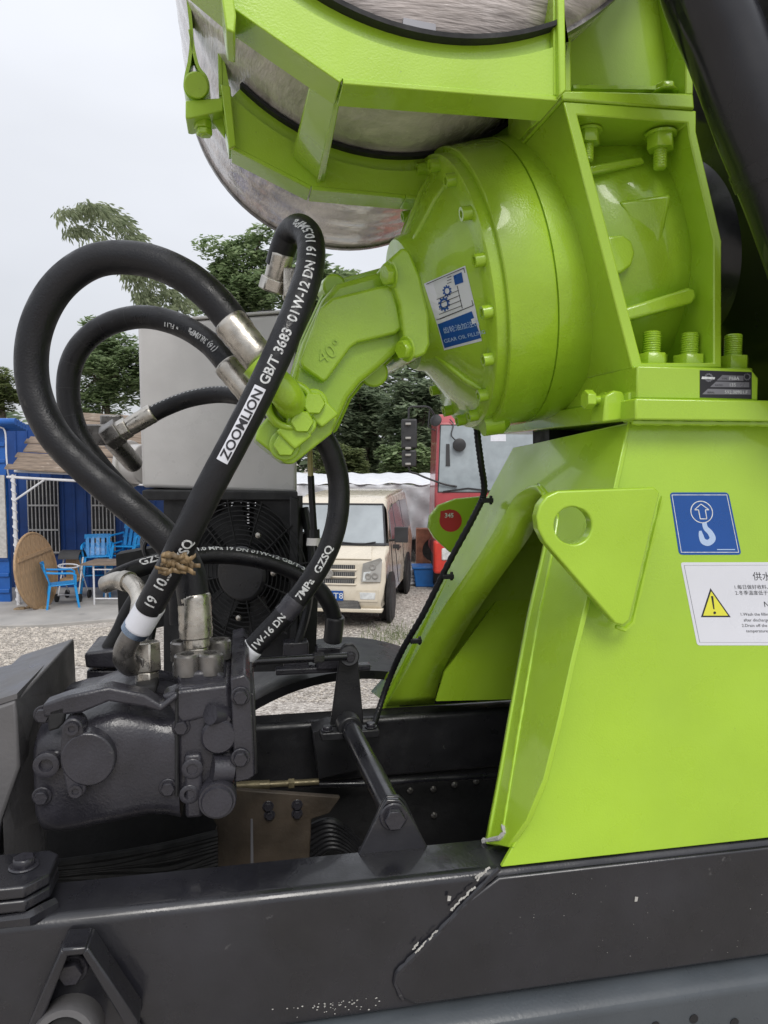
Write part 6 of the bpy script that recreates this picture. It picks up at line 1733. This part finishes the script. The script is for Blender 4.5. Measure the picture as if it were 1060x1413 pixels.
# dark sheds / hedge mass closing the horizon
# ------------------------------------------------------------------ trees
def tree(name, px, py_top, py_bot, wpx, t, leaf, nleaf, lsize, label, seed, drop=0.0, blobs=48, trunk=True, droop=0.0, flat=1.0, fill=.75):
    rnd_ = random.Random(seed)
    top, bot = pt(px, py_top, t), pt(px, py_bot, t)
    base = V((top.x, top.y, 0)); e = empty(name, base, label, 'tree', 'trees behind the yard')
    ctr = (top + bot) / 2; rz = (top.z - bot.z) / 2; rx = wpx / FPX * t / 2
    lob = []
    for k in range(blobs):
        while True:
            d = V((rnd_.uniform(-1, 1), rnd_.uniform(-1, 1), rnd_.uniform(-1, 1)))
            if .15 < d.length < 1: break
        d = d * rnd_.uniform(.6, 1.0)
        lob.append((ctr + V((d.x * rx * .86, d.y * rx * .7 * flat, d.z * rz * .86)), rnd_.uniform(.12, .27) * min(rx, rz) * 1.25))
    mb = MB()
    for k in range(nleaf):
        c, r_ = rnd_.choice(lob)
        d = V((rnd_.gauss(0, 1), rnd_.gauss(0, 1), rnd_.gauss(0, 1))).normalized() * r_ * rnd_.uniform(.45, 1.08)
        d.z *= .7
        p = c + d
        s = lsize * rnd_.uniform(.6, 1.3); a = rnd_.uniform(0, 6.28)
        x = V((math.cos(a), math.sin(a), rnd_.uniform(-.5, .3) - droop)).normalized(); y = x.cross(V((rnd_.uniform(-.5, .5), rnd_.uniform(-.5, .5), 1))).normalized()
        mb.add([p - x * s, p - y * s * .38, p + x * s, p + y * s * .38], [(0, 1, 2, 3)])
    mk('crown', mb, leaf, e, smooth=False)
    mb = MB(); tr_ = .035 * t / 4 * .5 + .06
    mid = V((ctr.x, ctr.y, bot.z + .3 * (top.z - bot.z)))
    mb.tube(spline([base, base.lerp(mid, .5) + V((.1, 0, 0)), mid, V((ctr.x + .1, ctr.y, ctr.z))], 5), [tr_ * (1 - .04 * i) for i in range(16)], 8)
    for k in range(min(14, blobs)):
        c, r_ = lob[k]; s0 = mid.lerp(V((ctr.x + .1, ctr.y, ctr.z)), rnd_.uniform(-.3, .9)); mb.tube(spline([s0, s0.lerp(c, .5) + W * .15, c], 4), [tr_ * .4 * (1 - .08 * i) for i in range(9)], 6)
    mk('trunk', mb, 'bark', e)
    return e
tree('leafy_tree', 336, 298, 480, 165, 26, 'leaf', 13000, .13, 'leafy tree under the wrapped tank, behind the front hose', 3)
tree('leafy_tree', 440, 335, 480, 140, 24, 'leaf', 10000, .13, 'leafy tree between the tank and the hydraulic motor', 4)
tree('leafy_tree', 146, 422, 605, 150, 28, 'leaf', 13000, .14, 'bushy tree framed inside the hose loops', 5)
tree('leafy_tree', 255, 440, 620, 150, 30, 'leaf', 8000, .15, 'tree mostly hidden behind the grey oil cooler', 6)
tree('leafy_tree', 2, 502, 578, 76, 30, 'leaf_bright', 5000, .12, 'small round tree at the left edge above the blue roof', 8)
tree('leafy_tree', 128, 560, 620, 70, 33, 'leaf_bright', 3000, .12, 'low pale tree just above the board awning', 9)
for i, (px, a, b, w, t_, lf, lab) in enumerate([(430, 380, 690, 130, 25, 'leaf_dark', 'dark tree directly left of the motor housing'), (505, 470, 700, 150, 27, 'leaf_dark', 'dark tree under the hydraulic motor'), (575, 480, 700, 150, 25, 'leaf_dark', 'dark tree just left of the truck mirrors'), (650, 470, 700, 160, 28, 'leaf_dark', 'dark tree behind the red truck cab'), (730, 460, 700, 160, 28, 'leaf_dark', 'dark tree behind the gear reducer')]):
    tree('dark_tree', px, a, b, w, t_, lf, 9000, .15, lab, 20 + i, blobs=60)
tree('shrub', 470, 600, 690, 110, 22, 'leaf_bright', 5000, .10, 'olive shrub right above the silver tarpaulin', 31)
tree('shrub', 560, 590, 680, 110, 23, 'leaf', 5000, .12, 'green shrub above the tarpaulin near the mirrors', 32)
# feathery bamboo
bm_e = empty('bamboo', V((pt(150, 400, 24).x, 24, 0)), 'tall feathery bamboo rising above the thick hose loop', 'bamboo')
rnd_ = random.Random(77); mb = MB(); ms = MB()
tips = [(95, 287), (106, 312), (120, 280), (140, 283), (160, 297), (184, 322), (203, 352), (150, 335), (178, 372), (196, 404), (232, 398), (250, 412)]
for x1, y1 in tips:
    x0 = 226 + rnd_.gauss(0, 6)
    pts_ = spline([V((pt(x0, 700, 24).x, 24, 0)), pt(x0, 560, 24), pt(x0 * .72 + x1 * .28, y1 * .45 + 470 * .55, 24 + rnd_.uniform(-.4, .4)), pt(x0 * .28 + x1 * .72, y1 + 22, 24 + rnd_.uniform(-.8, .8)), pt(x1, y1, 24 + rnd_.uniform(-1, 1)), pt(x1 - 6 if x1 < 150 else x1 + 8, y1 + 9, 24)], 8)
    ms.tube(pts_, [.016 * (1 - .8 * i / len(pts_)) for i in range(len(pts_))], 6)
    for i, p in enumerate(pts_[18:]):
        for q_ in range(17):
            a = rnd_.uniform(0, 6.28); o = V((math.cos(a), math.sin(a) * .6, rnd_.uniform(-.7, .3))) * rnd_.uniform(.03, .38)
            x = (o.normalized() * .5 + V((.45, 0, -.5)) + V((rnd_.uniform(-.3, .3), 0, rnd_.uniform(-.3, .3)))).normalized(); y = x.cross(V((rnd_.uniform(-1, 1), 1, rnd_.uniform(-1, 1)))).normalized()
            s = rnd_.uniform(.14, .30); c = p + o; mb.add([c, c + x * s * .5 - y * s * .13, c + x * s, c + x * s * .5 + y * s * .13], [(0, 1, 2, 3)])
mk('foliage', mb, 'leaf_bamboo', bm_e, smooth=False); mk('stem', ms, 'leaf_bamboo', bm_e)
# far wood closing the view low down
mb = MB(); rnd_ = random.Random(5)
for k in range(42000):
    x = rnd_.uniform(-26, 22); y = rnd_.uniform(33, 40); hmax = 4.6 + 1.2 * math.sin(x * .6) + .8 * math.sin(x * 1.7 + 1)
    if x < -9: hmax *= .75
    elif x > -5.4: hmax = (10.6 + 1.4 * math.sin(x * 1.3) + .8 * math.sin(x * 3.1 + y)) * (1 if x > -4.6 else .8)
    if x < -5.4 and k % 2: continue
    p = V((x, y, rnd_.uniform(0, hmax))); s = rnd_.uniform(.22, .46); a = rnd_.uniform(0, 6.28)
    ex = V((math.cos(a), math.sin(a), rnd_.uniform(-.4, .4))).normalized(); ey = ex.cross(V((rnd_.uniform(-.6, .6), .3, 1))).normalized()
    mb.add([p - ex * s, p - ey * s * .5, p + ex * s, p + ey * s * .5], [(0, 1, 2, 3)])
mk('far_wood', mb, 'leaf_dark', None, smooth=False, kind='stuff', label='dark wood closing the far side of the yard', cat='wood')
